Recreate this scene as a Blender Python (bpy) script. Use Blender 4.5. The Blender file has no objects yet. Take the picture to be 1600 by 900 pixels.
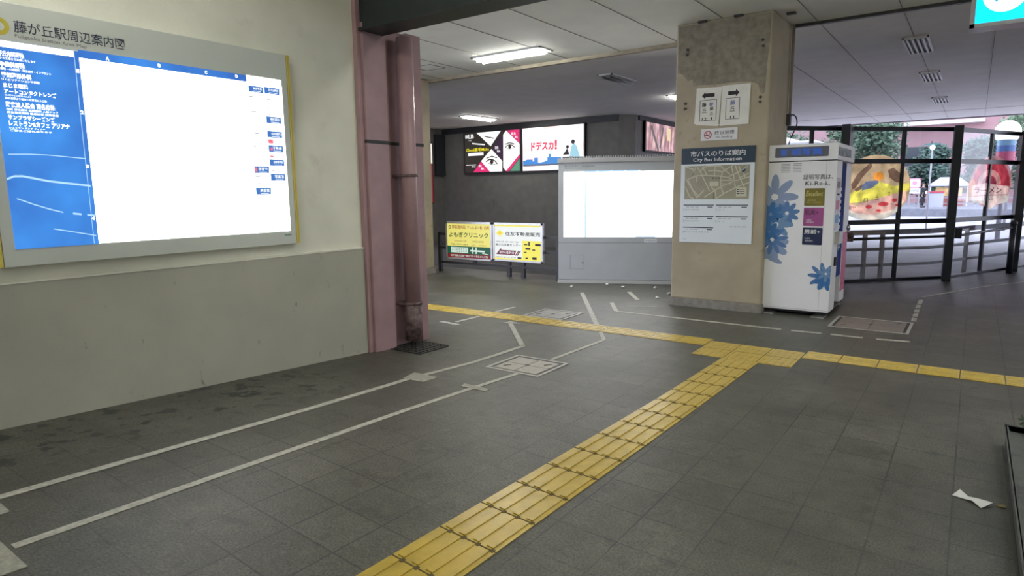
import bpy, bmesh, math, random
from math import pi, sin, cos, radians as R
from mathutils import Vector, Matrix
random.seed(7)
S = bpy.context.scene
COL = S.collection

# ------------------------------------------------------------------ camera, world, exposure
cd = bpy.data.cameras.new('camera'); cam = bpy.data.objects.new('camera', cd); COL.objects.link(cam)
cd.sensor_width = 36.0; cd.lens = 36.0 * 997.49 / 1600; cd.clip_start = 0.05; cd.clip_end = 400
YAW, PITCH, ROLL = 0.62473, 0.149003, -0.011844
fwd = Vector((-sin(YAW) * cos(PITCH), cos(YAW) * cos(PITCH), -sin(PITCH)))
rgt = Vector((cos(YAW), sin(YAW), 0)); upv = rgt.cross(fwd)
r2 = cos(ROLL) * rgt + sin(ROLL) * upv; u2 = -sin(ROLL) * rgt + cos(ROLL) * upv
cam.matrix_world = Matrix(((r2.x, u2.x, -fwd.x, 0), (r2.y, u2.y, -fwd.y, 0), (r2.z, u2.z, -fwd.z, 1.5), (0, 0, 0, 1)))
S.camera = cam
W = bpy.data.worlds.new('overcast_sky'); S.world = W; W.use_nodes = True
W.node_tree.nodes['Background'].inputs[0].default_value = (0.80, 0.83, 1.0, 1)
W.node_tree.nodes['Background'].inputs[1].default_value = 4.2
S.view_settings.view_transform = 'Standard'; S.view_settings.look = 'None'
S.view_settings.exposure = 0.0; S.view_settings.gamma = 1.0; S.view_settings.use_curve_mapping = False
S.cycles.use_denoising = True; S.cycles.max_bounces = 8; S.cycles.transparent_max_bounces = 16
S.cycles.sample_clamp_indirect = 6.0
LAMP = 62.0          # radiance of a burning ceiling light
NEAR_LAMP = 44.0     # radiance of the lights on the near side of the beam

# ------------------------------------------------------------------ helpers
def mat(name, col, rough=0.6, noise=0.0, scale=6.0, metal=0.0, bump=0.0, bscale=60.0, spec=0.5, alpha=1.0, emit=None, strength=1.0):
    m = bpy.data.materials.new(name); m.use_nodes = True; t = m.node_tree; n = t.nodes; b = n['Principled BSDF']
    b.inputs['Base Color'].default_value = (*col, 1); b.inputs['Roughness'].default_value = rough
    b.inputs['Metallic'].default_value = metal; b.inputs['Specular IOR Level'].default_value = spec
    if noise or bump:
        tc = n.new('ShaderNodeTexCoord')
    if noise:
        nz = n.new('ShaderNodeTexNoise'); nz.inputs['Scale'].default_value = scale; nz.inputs['Detail'].default_value = 6
        t.links.new(tc.outputs['Object'], nz.inputs['Vector'])
        mr = n.new('ShaderNodeMapRange'); mr.inputs['From Min'].default_value = 0.3; mr.inputs['From Max'].default_value = 0.7
        mr.inputs['To Min'].default_value = 1 - noise; mr.inputs['To Max'].default_value = 1 + noise
        t.links.new(nz.outputs['Fac'], mr.inputs['Value'])
        mx = n.new('ShaderNodeMix'); mx.data_type = 'RGBA'; mx.blend_type = 'MULTIPLY'; mx.inputs['Factor'].default_value = 1
        mx.inputs[6].default_value = (*col, 1); t.links.new(mr.outputs['Result'], mx.inputs[7])
        t.links.new(mx.outputs[2], b.inputs['Base Color'])
    if bump:
        nb = n.new('ShaderNodeTexNoise'); nb.inputs['Scale'].default_value = bscale; nb.inputs['Detail'].default_value = 4
        t.links.new(tc.outputs['Object'], nb.inputs['Vector'])
        bp = n.new('ShaderNodeBump'); bp.inputs['Strength'].default_value = bump; bp.inputs['Distance'].default_value = 0.01
        t.links.new(nb.outputs['Fac'], bp.inputs['Height']); t.links.new(bp.outputs['Normal'], b.inputs['Normal'])
    if emit is not None:
        b.inputs['Emission Color'].default_value = (*emit, 1); b.inputs['Emission Strength'].default_value = strength
    return m

def glow(name, col, strength=1.0):
    return mat(name, tuple(min(c, .8) * .3 for c in col), 0.4, emit=col, strength=strength)

def hexl(r, g, b):
    f = lambda c: ((c / 255 + .055) / 1.055) ** 2.4 if c > 10 else c / 255 / 12.92
    return (f(r), f(g), f(b))

class MB:
    """collects shapes in world coordinates; build() links them as one mesh object"""
    def __init__(self): self.bm = bmesh.new()
    def face(self, pts):
        vs = [self.bm.verts.new(Vector(p)) for p in pts]
        try: return self.bm.faces.new(vs)
        except ValueError: return None
    def hull(self, a, b):
        n = len(a); va = [self.bm.verts.new(Vector(p)) for p in a]; vb = [self.bm.verts.new(Vector(p)) for p in b]
        self.bm.faces.new(list(reversed(va))); self.bm.faces.new(vb)
        for i in range(n): self.bm.faces.new((va[i], va[(i + 1) % n], vb[(i + 1) % n], vb[i]))
        return self
    def box(self, x0, x1, y0, y1, z0, z1):
        return self.hull([(x0, y0, z0), (x1, y0, z0), (x1, y1, z0), (x0, y1, z0)], [(x0, y0, z1), (x1, y0, z1), (x1, y1, z1), (x0, y1, z1)])
    def bar(self, p, q, w, h, up=(0, 0, 1)):
        p, q = Vector(p), Vector(q); d = (q - p).normalized(); s = d.cross(Vector(up))
        if s.length < 1e-4: s = Vector((1, 0, 0))
        s.normalize(); t = s.cross(d)
        o = [(-w / 2, -h / 2), (w / 2, -h / 2), (w / 2, h / 2), (-w / 2, h / 2)]
        return self.hull([p + s * a + t * b for a, b in o], [q + s * a + t * b for a, b in o])
    def tube(self, pts, r, seg=14, caps=True):
        pts = [Vector(p) for p in pts]; rr = r if isinstance(r, (list, tuple)) else [r] * len(pts); rings = []
        ref = Vector((0, 0, 1))
        for i, p in enumerate(pts):
            d = (pts[min(i + 1, len(pts) - 1)] - pts[max(i - 1, 0)]).normalized()
            s = d.cross(ref if abs(d.dot(ref)) < .95 else Vector((1, 0, 0))).normalized(); t = s.cross(d)
            rings.append([self.bm.verts.new(p + (s * cos(2 * pi * k / seg) + t * sin(2 * pi * k / seg)) * rr[i]) for k in range(seg)])
        for a, b in zip(rings, rings[1:]):
            for k in range(seg):
                f = self.bm.faces.new((a[k], a[(k + 1) % seg], b[(k + 1) % seg], b[k])); f.smooth = True
        if caps: self.bm.faces.new(list(reversed(rings[0]))); self.bm.faces.new(rings[-1])
        return self
    def sphere(self, c, rx, ry=None, rz=None, seg=16, rings=10, z0=-1.0):
        ry = ry or rx; rz = rz or rx; rows = []
        for i in range(rings + 1):
            a = math.asin(max(-1, min(1, z0 + 0))) + (pi / 2 - math.asin(max(-1, min(1, z0)))) * i / rings
            rows.append([self.bm.verts.new((c[0] + rx * cos(a) * cos(2 * pi * k / seg), c[1] + ry * cos(a) * sin(2 * pi * k / seg), c[2] + rz * sin(a))) for k in range(seg)])
        for a, b in zip(rows, rows[1:]):
            for k in range(seg):
                f = self.bm.faces.new((a[k], a[(k + 1) % seg], b[(k + 1) % seg], b[k])); f.smooth = True
        self.bm.faces.new(list(reversed(rows[0])))
        return self
    def build(self, name, m, parent=None, bevel=0.0, loc=None):
        bmesh.ops.remove_doubles(self.bm, verts=self.bm.verts, dist=1e-6)
        bmesh.ops.recalc_face_normals(self.bm, faces=self.bm.faces)
        me = bpy.data.meshes.new(name)
        off = Vector(loc) if loc is not None else Vector((0, 0, 0))
        if parent is not None:
            q = parent
            while q is not None: off = off + Vector(q.location); q = q.parent
        bmesh.ops.translate(self.bm, verts=self.bm.verts, vec=-off)
        self.bm.to_mesh(me); self.bm.free(); me.materials.append(m)
        o = bpy.data.objects.new(name, me); COL.objects.link(o)
        if loc is not None: o.location = loc
        if parent is not None: o.parent = parent
        if bevel:
            bv = o.modifiers.new('bevel', 'BEVEL'); bv.width = bevel; bv.segments = 2; bv.limit_method = 'ANGLE'
        return o

def tag(o, label=None, cat=None, group=None, kind=None):
    if label: o['label'] = label
    if cat: o['category'] = cat
    if group: o['group'] = group
    if kind: o['kind'] = kind
    return o
def thing(name, label, cat, loc=(0, 0, 0), group=None, kind=None):
    o = bpy.data.objects.new(name, None); COL.objects.link(o); o.location = loc; o.empty_display_size = .1
    return tag(o, label, cat, group, kind)
def copy_tree(o, parent=None):
    c = o.copy(); COL.objects.link(c); c.parent = parent
    for ch in list(o.children): copy_tree(ch, c)
    return c

class Frame:
    """a plane in the place: u along, v up, n out of it"""
    def __init__(self, o, u, n, v=(0, 0, 1)):
        self.o, self.u, self.v, self.n = Vector(o), Vector(u).normalized(), Vector(v).normalized(), Vector(n).normalized()
    def p(self, u, v, n=0.0): return self.o + self.u * u + self.v * v + self.n * n
    def box(self, mb, u0, u1, v0, v1, n0, n1):
        q = [(u0, v0), (u1, v0), (u1, v1), (u0, v1)]
        mb.hull([self.p(a, b, n0) for a, b in q], [self.p(a, b, n1) for a, b in q]); return mb
    def poly(self, mb, pts, n0, n1):
        mb.hull([self.p(a, b, n0) for a, b in pts], [self.p(a, b, n1) for a, b in pts]); return mb
    def line(self, mb, pts, w, n0, n1):
        for (a, b), (c, d) in zip(pts, pts[1:]):
            L = math.hypot(c - a, d - b) or 1e-6; sx, sy = -(d - b) / L * w / 2, (c - a) / L * w / 2
            self.poly(mb, [(a + sx, b + sy), (a - sx, b - sy), (c - sx, d - sy), (c + sx, d + sy)], n0, n1)
        return mb
    def disc(self, mb, u, v, r, n0, n1, ry=None, seg=28):
        ry = ry or r
        return self.poly(mb, [(u + r * cos(2 * pi * k / seg), v + ry * sin(2 * pi * k / seg)) for k in range(seg)], n0, n1)
    def ring(self, mb, u, v, r0, r1, n0, n1, seg=32, a0=0, a1=2 * pi):
        for k in range(seg):
            a, b = a0 + (a1 - a0) * k / seg, a0 + (a1 - a0) * (k + 1) / seg
            self.poly(mb, [(u + r0 * cos(a), v + r0 * sin(a)), (u + r1 * cos(a), v + r1 * sin(a)), (u + r1 * cos(b), v + r1 * sin(b)), (u + r0 * cos(b), v + r0 * sin(b))], n0, n1)
        return mb
    def roundrect(self, mb, u0, u1, v0, v1, r, n0, n1, seg=5):
        pts = []
        for cx, cy, a in ((u1 - r, v0 + r, -pi / 2), (u1 - r, v1 - r, 0), (u0 + r, v1 - r, pi / 2), (u0 + r, v0 + r, pi)):
            pts += [(cx + r * cos(a + pi / 2 * k / seg), cy + r * sin(a + pi / 2 * k / seg)) for k in range(seg + 1)]
        return self.poly(mb, pts, n0, n1)
    def text(self, mb, s, u0, u1, v0, v1, n, bold=0.0, thick=0.0, slant=0.0):
        """lettering stretched to fill the box u0..u1, v0..v1"""
        c = bpy.data.curves.new('t', 'FONT'); c.body = s; c.resolution_u = 2; c.offset = bold; c.fill_mode = 'FRONT'
        o = bpy.data.objects.new('t', c); me = bpy.data.meshes.new_from_object(o)
        if len(me.vertices):
            xs = [w.co.x for w in me.vertices]; ys = [w.co.y for w in me.vertices]
            x0, x1, y0, y1 = min(xs), max(xs), min(ys), max(ys)
            vs = []
            for w in me.vertices:
                b = (w.co.y - y0) / (y1 - y0 + 1e-9); a = (w.co.x - x0) / (x1 - x0 + 1e-9)
                vs.append(mb.bm.verts.new(self.p(u0 + (u1 - u0) * a + slant * (b - .5) * (v1 - v0), v0 + (v1 - v0) * b, n)))
            for f in me.polygons:
                try: mb.bm.faces.new([vs[i] for i in f.vertices])
                except ValueError: pass
        bpy.data.objects.remove(o); bpy.data.meshes.remove(me); bpy.data.curves.remove(c)
        return mb

def FX(x): return Frame((x, 0, 0), (0, 1, 0), (1, 0, 0))      # faces +X, u = y
def FY(y): return Frame((0, y, 0), (1, 0, 0), (0, -1, 0))     # faces -Y, u = x
def sstep(t): t = max(0.0, min(1.0, t)); return t * t * (3 - 2 * t)
def floor_z(x, y):
    s = .048 * sstep((-x - .6) / 3.0)
    return s * max(0, 4.3 - y) if y > 0 else s * 4.3

# ------------------------------------------------------------------ materials
M = {}
M['white'] = mat('white_paint', (.72, .73, .72), .45, .04, 3)
M['paper'] = mat('paper', (.76, .755, .68), .8, .05, 8)
M['black'] = mat('black_paint', (.012, .013, .016), .4, .2, 8)
M['ink'] = mat('black_ink', (.02, .02, .022), .7)
M['greyink'] = mat('grey_ink', (.16, .17, .18), .7)
M['navyink'] = mat('navy_ink', (.03, .045, .075), .6)
M['whiteink'] = mat('white_ink', (.78, .80, .80), .6)
M['fence'] = mat('dark_navy_steel', (.012, .016, .026), .38, .25, 7)
M['rail'] = mat('dark_rail', (.022, .021, .022), .42, .2, 9)
M['alu'] = mat('brushed_aluminium', (.55, .55, .54), .35, .08, 15, metal=.8)
M['steelgrey'] = mat('grey_enamel', (.42, .445, .455), .42, .05, 3)
M['pink'] = mat('pink_paint', (.41, .262, .278), .42, .10, 5, bump=.15, bscale=14)
M['pinkdark'] = mat('pink_grime', (.16, .11, .11), .6, .7, 22)
M['beam'] = mat('dark_green_steel', (.018, .026, .027), .5, .25, 5)
M['darkmetal'] = mat('dark_metal', (.035, .035, .033), .5, .3, 20)
M['trim'] = mat('beige_trim', (.30, .26, .19), .6, .2, 10)

def floor_material():
    m = bpy.data.materials.new('grey_stone_tiles'); m.use_nodes = True; t = m.node_tree; n = t.nodes; b = n['Principled BSDF']
    tc = n.new('ShaderNodeTexCoord')
    mp = n.new('ShaderNodeMapping'); mp.inputs['Location'].default_value = (.267, -.178, 0)
    t.links.new(tc.outputs['Object'], mp.inputs['Vector'])
    br = n.new('ShaderNodeTexBrick'); br.offset = 0.0; br.squash = 1.0
    br.inputs['Scale'].default_value = 1.0; br.inputs['Brick Width'].default_value = .29; br.inputs['Row Height'].default_value = .268
    br.inputs['Mortar Size'].default_value = .0048; br.inputs['Mortar Smooth'].default_value = .4; br.inputs['Bias'].default_value = 0
    br.inputs['Color1'].default_value = (.100, .097, .077, 1); br.inputs['Color2'].default_value = (.078, .076, .060, 1); br.inputs['Mortar'].default_value = (.032, .032, .027, 1)
    t.links.new(mp.outputs['Vector'], br.inputs['Vector'])
    plain = n.new('ShaderNodeMix'); plain.data_type = 'RGBA'; plain.inputs[6].default_value = (.087, .085, .067, 1)
    nz0 = n.new('ShaderNodeTexNoise'); nz0.inputs['Scale'].default_value = .9; nz0.inputs['Detail'].default_value = 3
    t.links.new(tc.outputs['Object'], nz0.inputs['Vector'])
    m0 = n.new('ShaderNodeMapRange'); m0.inputs['From Min'].default_value = .38; m0.inputs['From Max'].default_value = .62; m0.inputs['To Min'].default_value = .28; m0.inputs['To Max'].default_value = 1
    t.links.new(nz0.outputs['Fac'], m0.inputs['Value']); t.links.new(m0.outputs['Result'], plain.inputs['Factor']); t.links.new(br.outputs['Color'], plain.inputs[7])
    def mul(prev, scale, lo, hi, f0=.3, f1=.7, detail=5, tex='N'):
        nz = n.new('ShaderNodeTexNoise'); nz.inputs['Scale'].default_value = scale; nz.inputs['Detail'].default_value = detail
        t.links.new(tc.outputs['Object'], nz.inputs['Vector'])
        mr = n.new('ShaderNodeMapRange'); mr.inputs['From Min'].default_value = f0; mr.inputs['From Max'].default_value = f1; mr.inputs['To Min'].default_value = lo; mr.inputs['To Max'].default_value = hi
        t.links.new(nz.outputs['Fac'], mr.inputs['Value'])
        mx = n.new('ShaderNodeMix'); mx.data_type = 'RGBA'; mx.blend_type = 'MULTIPLY'; mx.inputs['Factor'].default_value = 1
        t.links.new(prev, mx.inputs[6]); t.links.new(mr.outputs['Result'], mx.inputs[7]); return mx.outputs[2]
    c = mul(plain.outputs[2], 1.6, .80, 1.18); c = mul(c, 110, .62, 1.38, .32, .68, 2); c = mul(c, 9, .86, 1.12)
    sx = n.new('ShaderNodeSeparateXYZ'); t.links.new(tc.outputs['Object'], sx.inputs[0])
    def ramp(sock, a, b_):
        r = n.new('ShaderNodeMapRange'); r.inputs['From Min'].default_value = a; r.inputs['From Max'].default_value = b_; t.links.new(sock, r.inputs['Value']); return r.outputs['Result']
    def times(p, q):
        k = n.new('ShaderNodeMath'); k.operation = 'MULTIPLY'
        t.links.new(p, k.inputs[0]); t.links.new(q, k.inputs[1]) ; return k.outputs[0]
    wet = n.new('ShaderNodeTexNoise'); wet.inputs['Scale'].default_value = 8.5; wet.inputs['Detail'].default_value = 2; t.links.new(tc.outputs['Object'], wet.inputs['Vector'])
    drip = times(times(ramp(wet.outputs['Fac'], .585, .63), ramp(sx.outputs[0], -3.55, -3.95)), ramp(sx.outputs[1], 3.6, 3.0))
    dk = n.new('ShaderNodeMix'); dk.data_type = 'RGBA'; dk.inputs[7].default_value = (.028, .029, .025, 1); t.links.new(drip, dk.inputs['Factor']); t.links.new(c, dk.inputs[6]); c = dk.outputs[2]
    # trodden dirt spots along the wall and on the tiles (shapes of their own)
    c = mul(c, 7.5, 1.0, .74, .62, .70, 3)
    vo = n.new('ShaderNodeTexVoronoi'); vo.inputs['Scale'].default_value = 5.0; vo.inputs['Randomness'].default_value = 1
    t.links.new(tc.outputs['Object'], vo.inputs['Vector'])
    mv = n.new('ShaderNodeMapRange'); mv.inputs['From Min'].default_value = .022; mv.inputs['From Max'].default_value = .055; mv.inputs['To Min'].default_value = 1; mv.inputs['To Max'].default_value = 0
    t.links.new(vo.outputs['Distance'], mv.inputs['Value'])
    gum = n.new('ShaderNodeMix'); gum.data_type = 'RGBA'; gum.inputs[7].default_value = (.20, .20, .18, 1)
    mm = n.new('ShaderNodeMath'); mm.operation = 'MULTIPLY'; mm.inputs[1].default_value = .45
    t.links.new(mv.outputs['Result'], mm.inputs[0]); t.links.new(mm.outputs[0], gum.inputs['Factor']); t.links.new(c, gum.inputs[6])
    t.links.new(gum.outputs[2], b.inputs['Base Color'])
    b.inputs['Roughness'].default_value = .46; b.inputs['Specular IOR Level'].default_value = .5
    bp = n.new('ShaderNodeBump'); bp.inputs['Strength'].default_value = .35; bp.inputs['Distance'].default_value = .004
    nb = n.new('ShaderNodeTexNoise'); nb.inputs['Scale'].default_value = 90; t.links.new(tc.outputs['Object'], nb.inputs['Vector'])
    t.links.new(nb.outputs['Fac'], bp.inputs['Height']); t.links.new(bp.outputs['Normal'], b.inputs['Normal'])
    return m
M['floor'] = floor_material()

def stained(name, col, stain, scale, lo, hi, rough=.75, amount=1.0, stretch=(1, 1, 1), noise=.07):
    m = mat(name, col, rough, noise, 2.2, bump=.12, bscale=70); t = m.node_tree; n = t.nodes; b = n['Principled BSDF']
    src = b.inputs['Base Color'].links[0].from_socket
    tc = n.new('ShaderNodeTexCoord'); mp = n.new('ShaderNodeMapping'); mp.inputs['Scale'].default_value = stretch
    t.links.new(tc.outputs['Object'], mp.inputs['Vector'])
    nz = n.new('ShaderNodeTexNoise'); nz.inputs['Scale'].default_value = scale; nz.inputs['Detail'].default_value = 7; nz.inputs['Roughness'].default_value = .65
    t.links.new(mp.outputs['Vector'], nz.inputs['Vector'])
    mr = n.new('ShaderNodeMapRange'); mr.inputs['From Min'].default_value = lo; mr.inputs['From Max'].default_value = hi; mr.inputs['To Max'].default_value = amount
    t.links.new(nz.outputs['Fac'], mr.inputs['Value'])
    mx = n.new('ShaderNodeMix'); mx.data_type = 'RGBA'; mx.inputs[7].default_value = (*stain, 1)
    t.links.new(mr.outputs['Result'], mx.inputs['Factor']); t.links.new(src, mx.inputs[6]); t.links.new(mx.outputs[2], b.inputs['Base Color'])
    return m
M['wall'] = stained('cream_plaster', (.86, .85, .73), (.62, .60, .49), 3.0, .60, .72, amount=.35)
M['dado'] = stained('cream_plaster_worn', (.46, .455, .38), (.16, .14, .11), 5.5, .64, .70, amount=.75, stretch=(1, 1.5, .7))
M['concrete_beige'] = stained('beige_painted_concrete', (.40, .345, .245), (.26, .22, .155), 7, .60, .68, amount=.5, noise=.12)
M['concrete_bare_shaded'] = mat('bare_concrete_shaded', (.25, .225, .17), .85, .24, 12, bump=.3, bscale=60)  # bare concrete colour, darkened for the shadow on the upper pillar
M['plinth'] = mat('plinth_concrete', (.25, .235, .20), .8, .2, 14, bump=.3)
M['ceil'] = stained('ceiling_board', (.78, .79, .73), (.68, .68, .62), 2.5, .60, .70, amount=.5, noise=.04)
M['farwall'] = mat('dark_grey_tile_wall', (.135, .13, .118), .6, .12, 4, bump=.2, bscale=30)
M['darkframe'] = mat('dark_frame', (.02, .022, .026), .45, .2, 9)
M['yellow'] = mat('tactile_yellow', (.51, .365, .066), .28, .14, 12, bump=.1, bscale=120)
M['joint'] = mat('dark_joint', (.10, .075, .025), .8)
M['tape'] = mat('worn_white_line', (.44, .43, .37), .6, .25, 30)
M['metalplate'] = mat('manhole_stone', (.30, .275, .245), .5, .18, 40)
M['seam'] = mat('ceiling_gap', (.22, .21, .19), .9)
M['asphalt'] = mat('asphalt_road', (.36, .355, .38), .75, .12, 3, bump=.2, bscale=80)
M['kerb'] = mat('kerb_stone', (.33, .32, .30), .8, .15, 9)

# ------------------------------------------------------------------ the setting
def structure(o, label=None, cat=None): return tag(o, label, cat, None, 'structure')

mb = MB()
xs = [-16, -12, -9, -7] + [-6 + .3 * i for i in range(27)] + [2.4, 4, 6, 8]
ys = [-6, -4, -2, -1] + [-.6 + .3 * i for i in range(20)] + [6, 8, 9.75]
g = {(i, j): mb.bm.verts.new((x, y, floor_z(x, y))) for i, x in enumerate(xs) for j, y in enumerate(ys)}
for i in range(len(xs) - 1):
    for j in range(len(ys) - 1): mb.bm.faces.new((g[i, j], g[i + 1, j], g[i + 1, j + 1], g[i, j + 1]))
KERB = [(-2.75, 9.75), (-2.75, 10.35), (-1.80, 11.50), (-.40, 12.95), (.55, 15.05), (1.9, 18.2), (3.4, 20.9)]
mb.face([(x, y, 0) for x, y in KERB] + [(8, 20.9, 0), (8, 9.75, 0)])
edge = [(-16, 9.75)] + KERB
for (a, b), (c, d) in zip(edge, edge[1:]): mb.face([(a, b, 0), (c, d, 0), (c, d, -.14), (a, b, -.14)])
fl = mb.build('floor', M['floor']); structure(fl, 'dark grey square stone tile floor of the concourse', 'floor')
for p in fl.data.polygons: p.use_smooth = True

road = MB(); road.face([(-40, 9, -.13), (60, 9, -.13), (60, 140, -.13), (-40, 140, -.13)])
structure(road.build('road_surface', M['asphalt']), 'pale asphalt road of the bus terminal beyond the glass fence', 'road')
lane = MB(); lane.face([(-16, 9.7, -.125), (-3, 9.7, -.125), (-3, 16, -.125), (-16, 16, -.125)])
structure(lane.build('lane_road', mat('lane_asphalt', (.085, .085, .085), .8, .15, 4)), 'dark asphalt bus lane behind the railing', 'road')
isl = MB(); isl.hull([(-14, 43, -.13), (20, 43, -.13), (20, 56, -.13), (-14, 56, -.13)], [(-14, 43, .3), (20, 43, .3), (20, 56, .3), (-14, 56, .3)])
structure(isl.build('island_pavement', mat('island_paving', (.20, .21, .25), .8, .15, 4)), 'raised pavement island across the road behind the glass fence', 'pavement')

ce = MB(); ce.box(-16, 8, 4.1, 8.9, 3.527, 3.75); c1 = structure(ce.build('ceiling', M['ceil']), 'pale ceiling boards between the steel beam and the pillars', 'ceiling')
sm = MB()
for k in range(-13, 9): sm.box(.045 + .887 * k - .003, .045 + .887 * k + .003, 4.3, 8.86, 3.5215, 3.53)
sm.build('ceiling_seam', M['seam'], c1)
M['ceilfar'] = stained('ceiling_board_far', (.72, .705, .69), (.62, .61, .60), 3, .60, .70, amount=.4, noise=.05)
ce = MB(); ce.box(-16, 8, 8.9, 23.5, 3.527, 3.75); c2 = structure(ce.build('ceiling_far', M['ceilfar']), 'grey ceiling boards beyond the pillars reaching out to the road', 'ceiling')
sm = MB()
for k in range(-3, 9): sm.box(.045 + .887 * k - .0025, .045 + .887 * k + .0025, 8.98, 23.3, 3.5215, 3.53)
sm.box(-6.2, 8, 21.2, 21.215, 3.5215, 3.53)
sm.build('ceiling_seam', M['seam'], c2)
ce = MB(); ce.box(-5, 8, -6, 4.05, 3.9, 4.1); structure(ce.build('ceiling_near', M['ceil']), 'ceiling above the near side of the steel beam', 'ceiling')
t = MB(); t.box(-16, -3.19, 8.86, 8.93, 3.475, 3.53); structure(t.build('trim_1', M['trim']), 'thin beige trim line across the ceiling towards the wall', 'trim')
t = MB(); t.box(-2.02, 8, 8.87, 8.93, 3.49, 3.53); structure(t.build('trim_2', M['darkmetal']), 'dark trim line across the ceiling beside the pillar top', 'trim')
t = MB(); t.box(-16, 8, 23.5, 23.6, 3.50, 4.4); structure(t.build('trim_3', mat('soffit_edge', (.16, .14, .17), .6)), 'edge of the roof over the road', 'trim')

# left wall with the thicker lower band
wl = MB(); wl.box(-4.98, -4.578, -6, 3.985, -.1, 3.9); w = structure(wl.build('wall_left', M['wall']), 'cream plastered wall that carries the lit area map', 'wall')
F = FX(-4.578)
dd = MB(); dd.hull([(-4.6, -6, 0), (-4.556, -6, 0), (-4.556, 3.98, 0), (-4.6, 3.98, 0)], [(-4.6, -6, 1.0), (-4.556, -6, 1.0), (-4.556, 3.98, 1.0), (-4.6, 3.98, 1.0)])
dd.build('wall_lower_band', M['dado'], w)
ld = MB(); ld.box(-4.6, -4.552, -6, 3.98, 1.0, 1.014); ld.build('wall_ledge', M['wall'], w)
bk = MB(); bk.box(-5, 8, -6.3, -6, 0, 4); structure(bk.build('added_wall_back', M['wall']), 'plain unseen wall added behind the viewer against daylight', 'wall')  # unseen wall, added to keep sky light out of the hall
bk = MB(); bk.box(8, 8.3, -6.3, 14, -.1, 4); structure(bk.build('added_wall_right', M['wall']), 'plain unseen side wall added to the concourse against daylight', 'wall')  # not in view, put in to block daylight from the side

# far walls of the bus lane
fw = MB(); fw.box(-16, -7.9, 15.95, 16.3, -.14, 3.527); structure(fw.build('wall_far', M['farwall']), 'dark grey wall behind the railing carrying two lit posters', 'wall')
fw = MB(); fw.hull([(-7.9, 15.95, -.14), (-7.6, 16.35, -.14), (-7.6, 23.5, -.14), (-7.9, 23.5, -.14)], [(-7.9, 15.95, 3.527), (-7.6, 16.35, 3.527), (-7.6, 23.5, 3.527), (-7.9, 23.5, 3.527)])
structure(fw.build('wall_side', M['farwall']), 'dark grey side wall turning away beyond the map kiosk', 'wall')
fw = MB(); fw.box(-14.6, -14.2, 8.0, 15.95, -.14, 3.527); structure(fw.build('wall_west', M['farwall']), 'dark end wall of the bus lane', 'wall')
hd = MB(); hd.box(-14.2, -7.92, 15.90, 15.95, 3.36, 3.527); hd.box(-13.9, -8.8, 15.91, 15.95, 3.37, 3.40)
structure(hd.build('trim_4', M['darkframe']), 'dark band along the top of the far wall', 'trim')
hd = MB(); hd.box(-7.6, -7.55, 16.5, 23, 3.40, 3.527); structure(hd.build('trim_5', M['darkframe']), 'dark band along the top of the side wall', 'trim')
jb = MB(); FY(15.95).roundrect(jb, -12.45, -12.15, .98, 1.32, .05, 0, .015); jb = tag(jb.build('wall_hatch', M['farwall']), 'small square access hatch on the dark far wall under the posters', 'hatch')

# concrete pillars
def pillar(x0, x1, y0, y1, name, label, patch=True):
    p = MB(); p.box(x0, x1, y0, y1, .10, 3.527); o = structure(p.build(name, M['concrete_beige'], bevel=.02), label, 'pillar')
    q = MB(); q.box(x0 - .012, x1 + .012, y0 - .012, y1 + .012, 0, .105); q.build('plinth', M['plinth'], o)
    return o
PIL = pillar(-3.18, -2.03, 7.99, 8.91, 'pillar', 'square beige concrete pillar covered with bus signs and notices')
pillar(-9.35, -8.22, 7.99, 8.9, 'pillar.001', 'square beige concrete pillar seen past the pink steel column')
F = FY(7.99)
pt = MB(); rnd = random.Random(3); top = []
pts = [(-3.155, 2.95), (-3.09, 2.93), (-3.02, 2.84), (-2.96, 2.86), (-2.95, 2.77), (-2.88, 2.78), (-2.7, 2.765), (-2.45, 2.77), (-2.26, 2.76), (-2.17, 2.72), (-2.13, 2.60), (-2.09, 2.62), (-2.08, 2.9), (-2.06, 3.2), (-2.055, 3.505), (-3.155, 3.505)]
F.poly(pt, pts, 0, .003); pt.build('bare_shaded_patch', M['concrete_bare_shaded'], PIL)  # mottled bare concrete with the beam's shadow painted into its colour
for (u, v) in ((-3.044, 2.571), (-3.045, 2.509), (-2.137, 2.568), (-2.137, 2.515), (-3.035, 3.216), (-3.039, 3.160), (-2.136, 3.210), (-2.128, 3.143)):
    b = MB(); F.disc(b, u, v, .017, 0, .012, seg=10); b.build('anchor_bolt', M['darkmetal'], PIL)
for (x, y) in ((-2.85, 7.97), (-2.42, 7.97), (-1.9, 8.25)):
    b = MB(); b.box(x - .05, x + .05, y - .03, y + .03, 3.505, 3.527); tag(b.build('ceiling_clip', M['darkmetal']), 'small dark clip on the ceiling %s the pillar top' % ('beside the side face of' if x > -2 else 'at the front of'), 'clip', 'dark clips round the pillar top' if x < -2 else None)
cn = MB(); cn.tube([(-2.0, 8.86, 3.52), (-2.0, 8.86, 2.42)], .018); cd_ = thing('conduit', 'thin dark conduit with a small box down the back edge of the beige pillar', 'conduit', (-2.0, 8.86, 2.3))
cn.build('pipe', M['trim'], cd_); cb = MB(); cb.box(-2.03, -1.985, 8.82, 8.90, 2.30, 2.44); cb.build('junction_box', M['darkmetal'], cd_)
CABLE = [Vector((x, 8.85, z)) for x, z in ((-1.985, 2.425), (-1.965, 2.43), (-1.943, 2.422), (-1.922, 2.40), (-1.908, 2.365), (-1.904, 2.32), (-1.910, 2.28), (-1.935, 2.22), (-1.965, 2.155), (-1.985, 2.09), (-1.995, 2.014))]
cb = MB(); cb.tube(CABLE, .008, 8)
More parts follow.
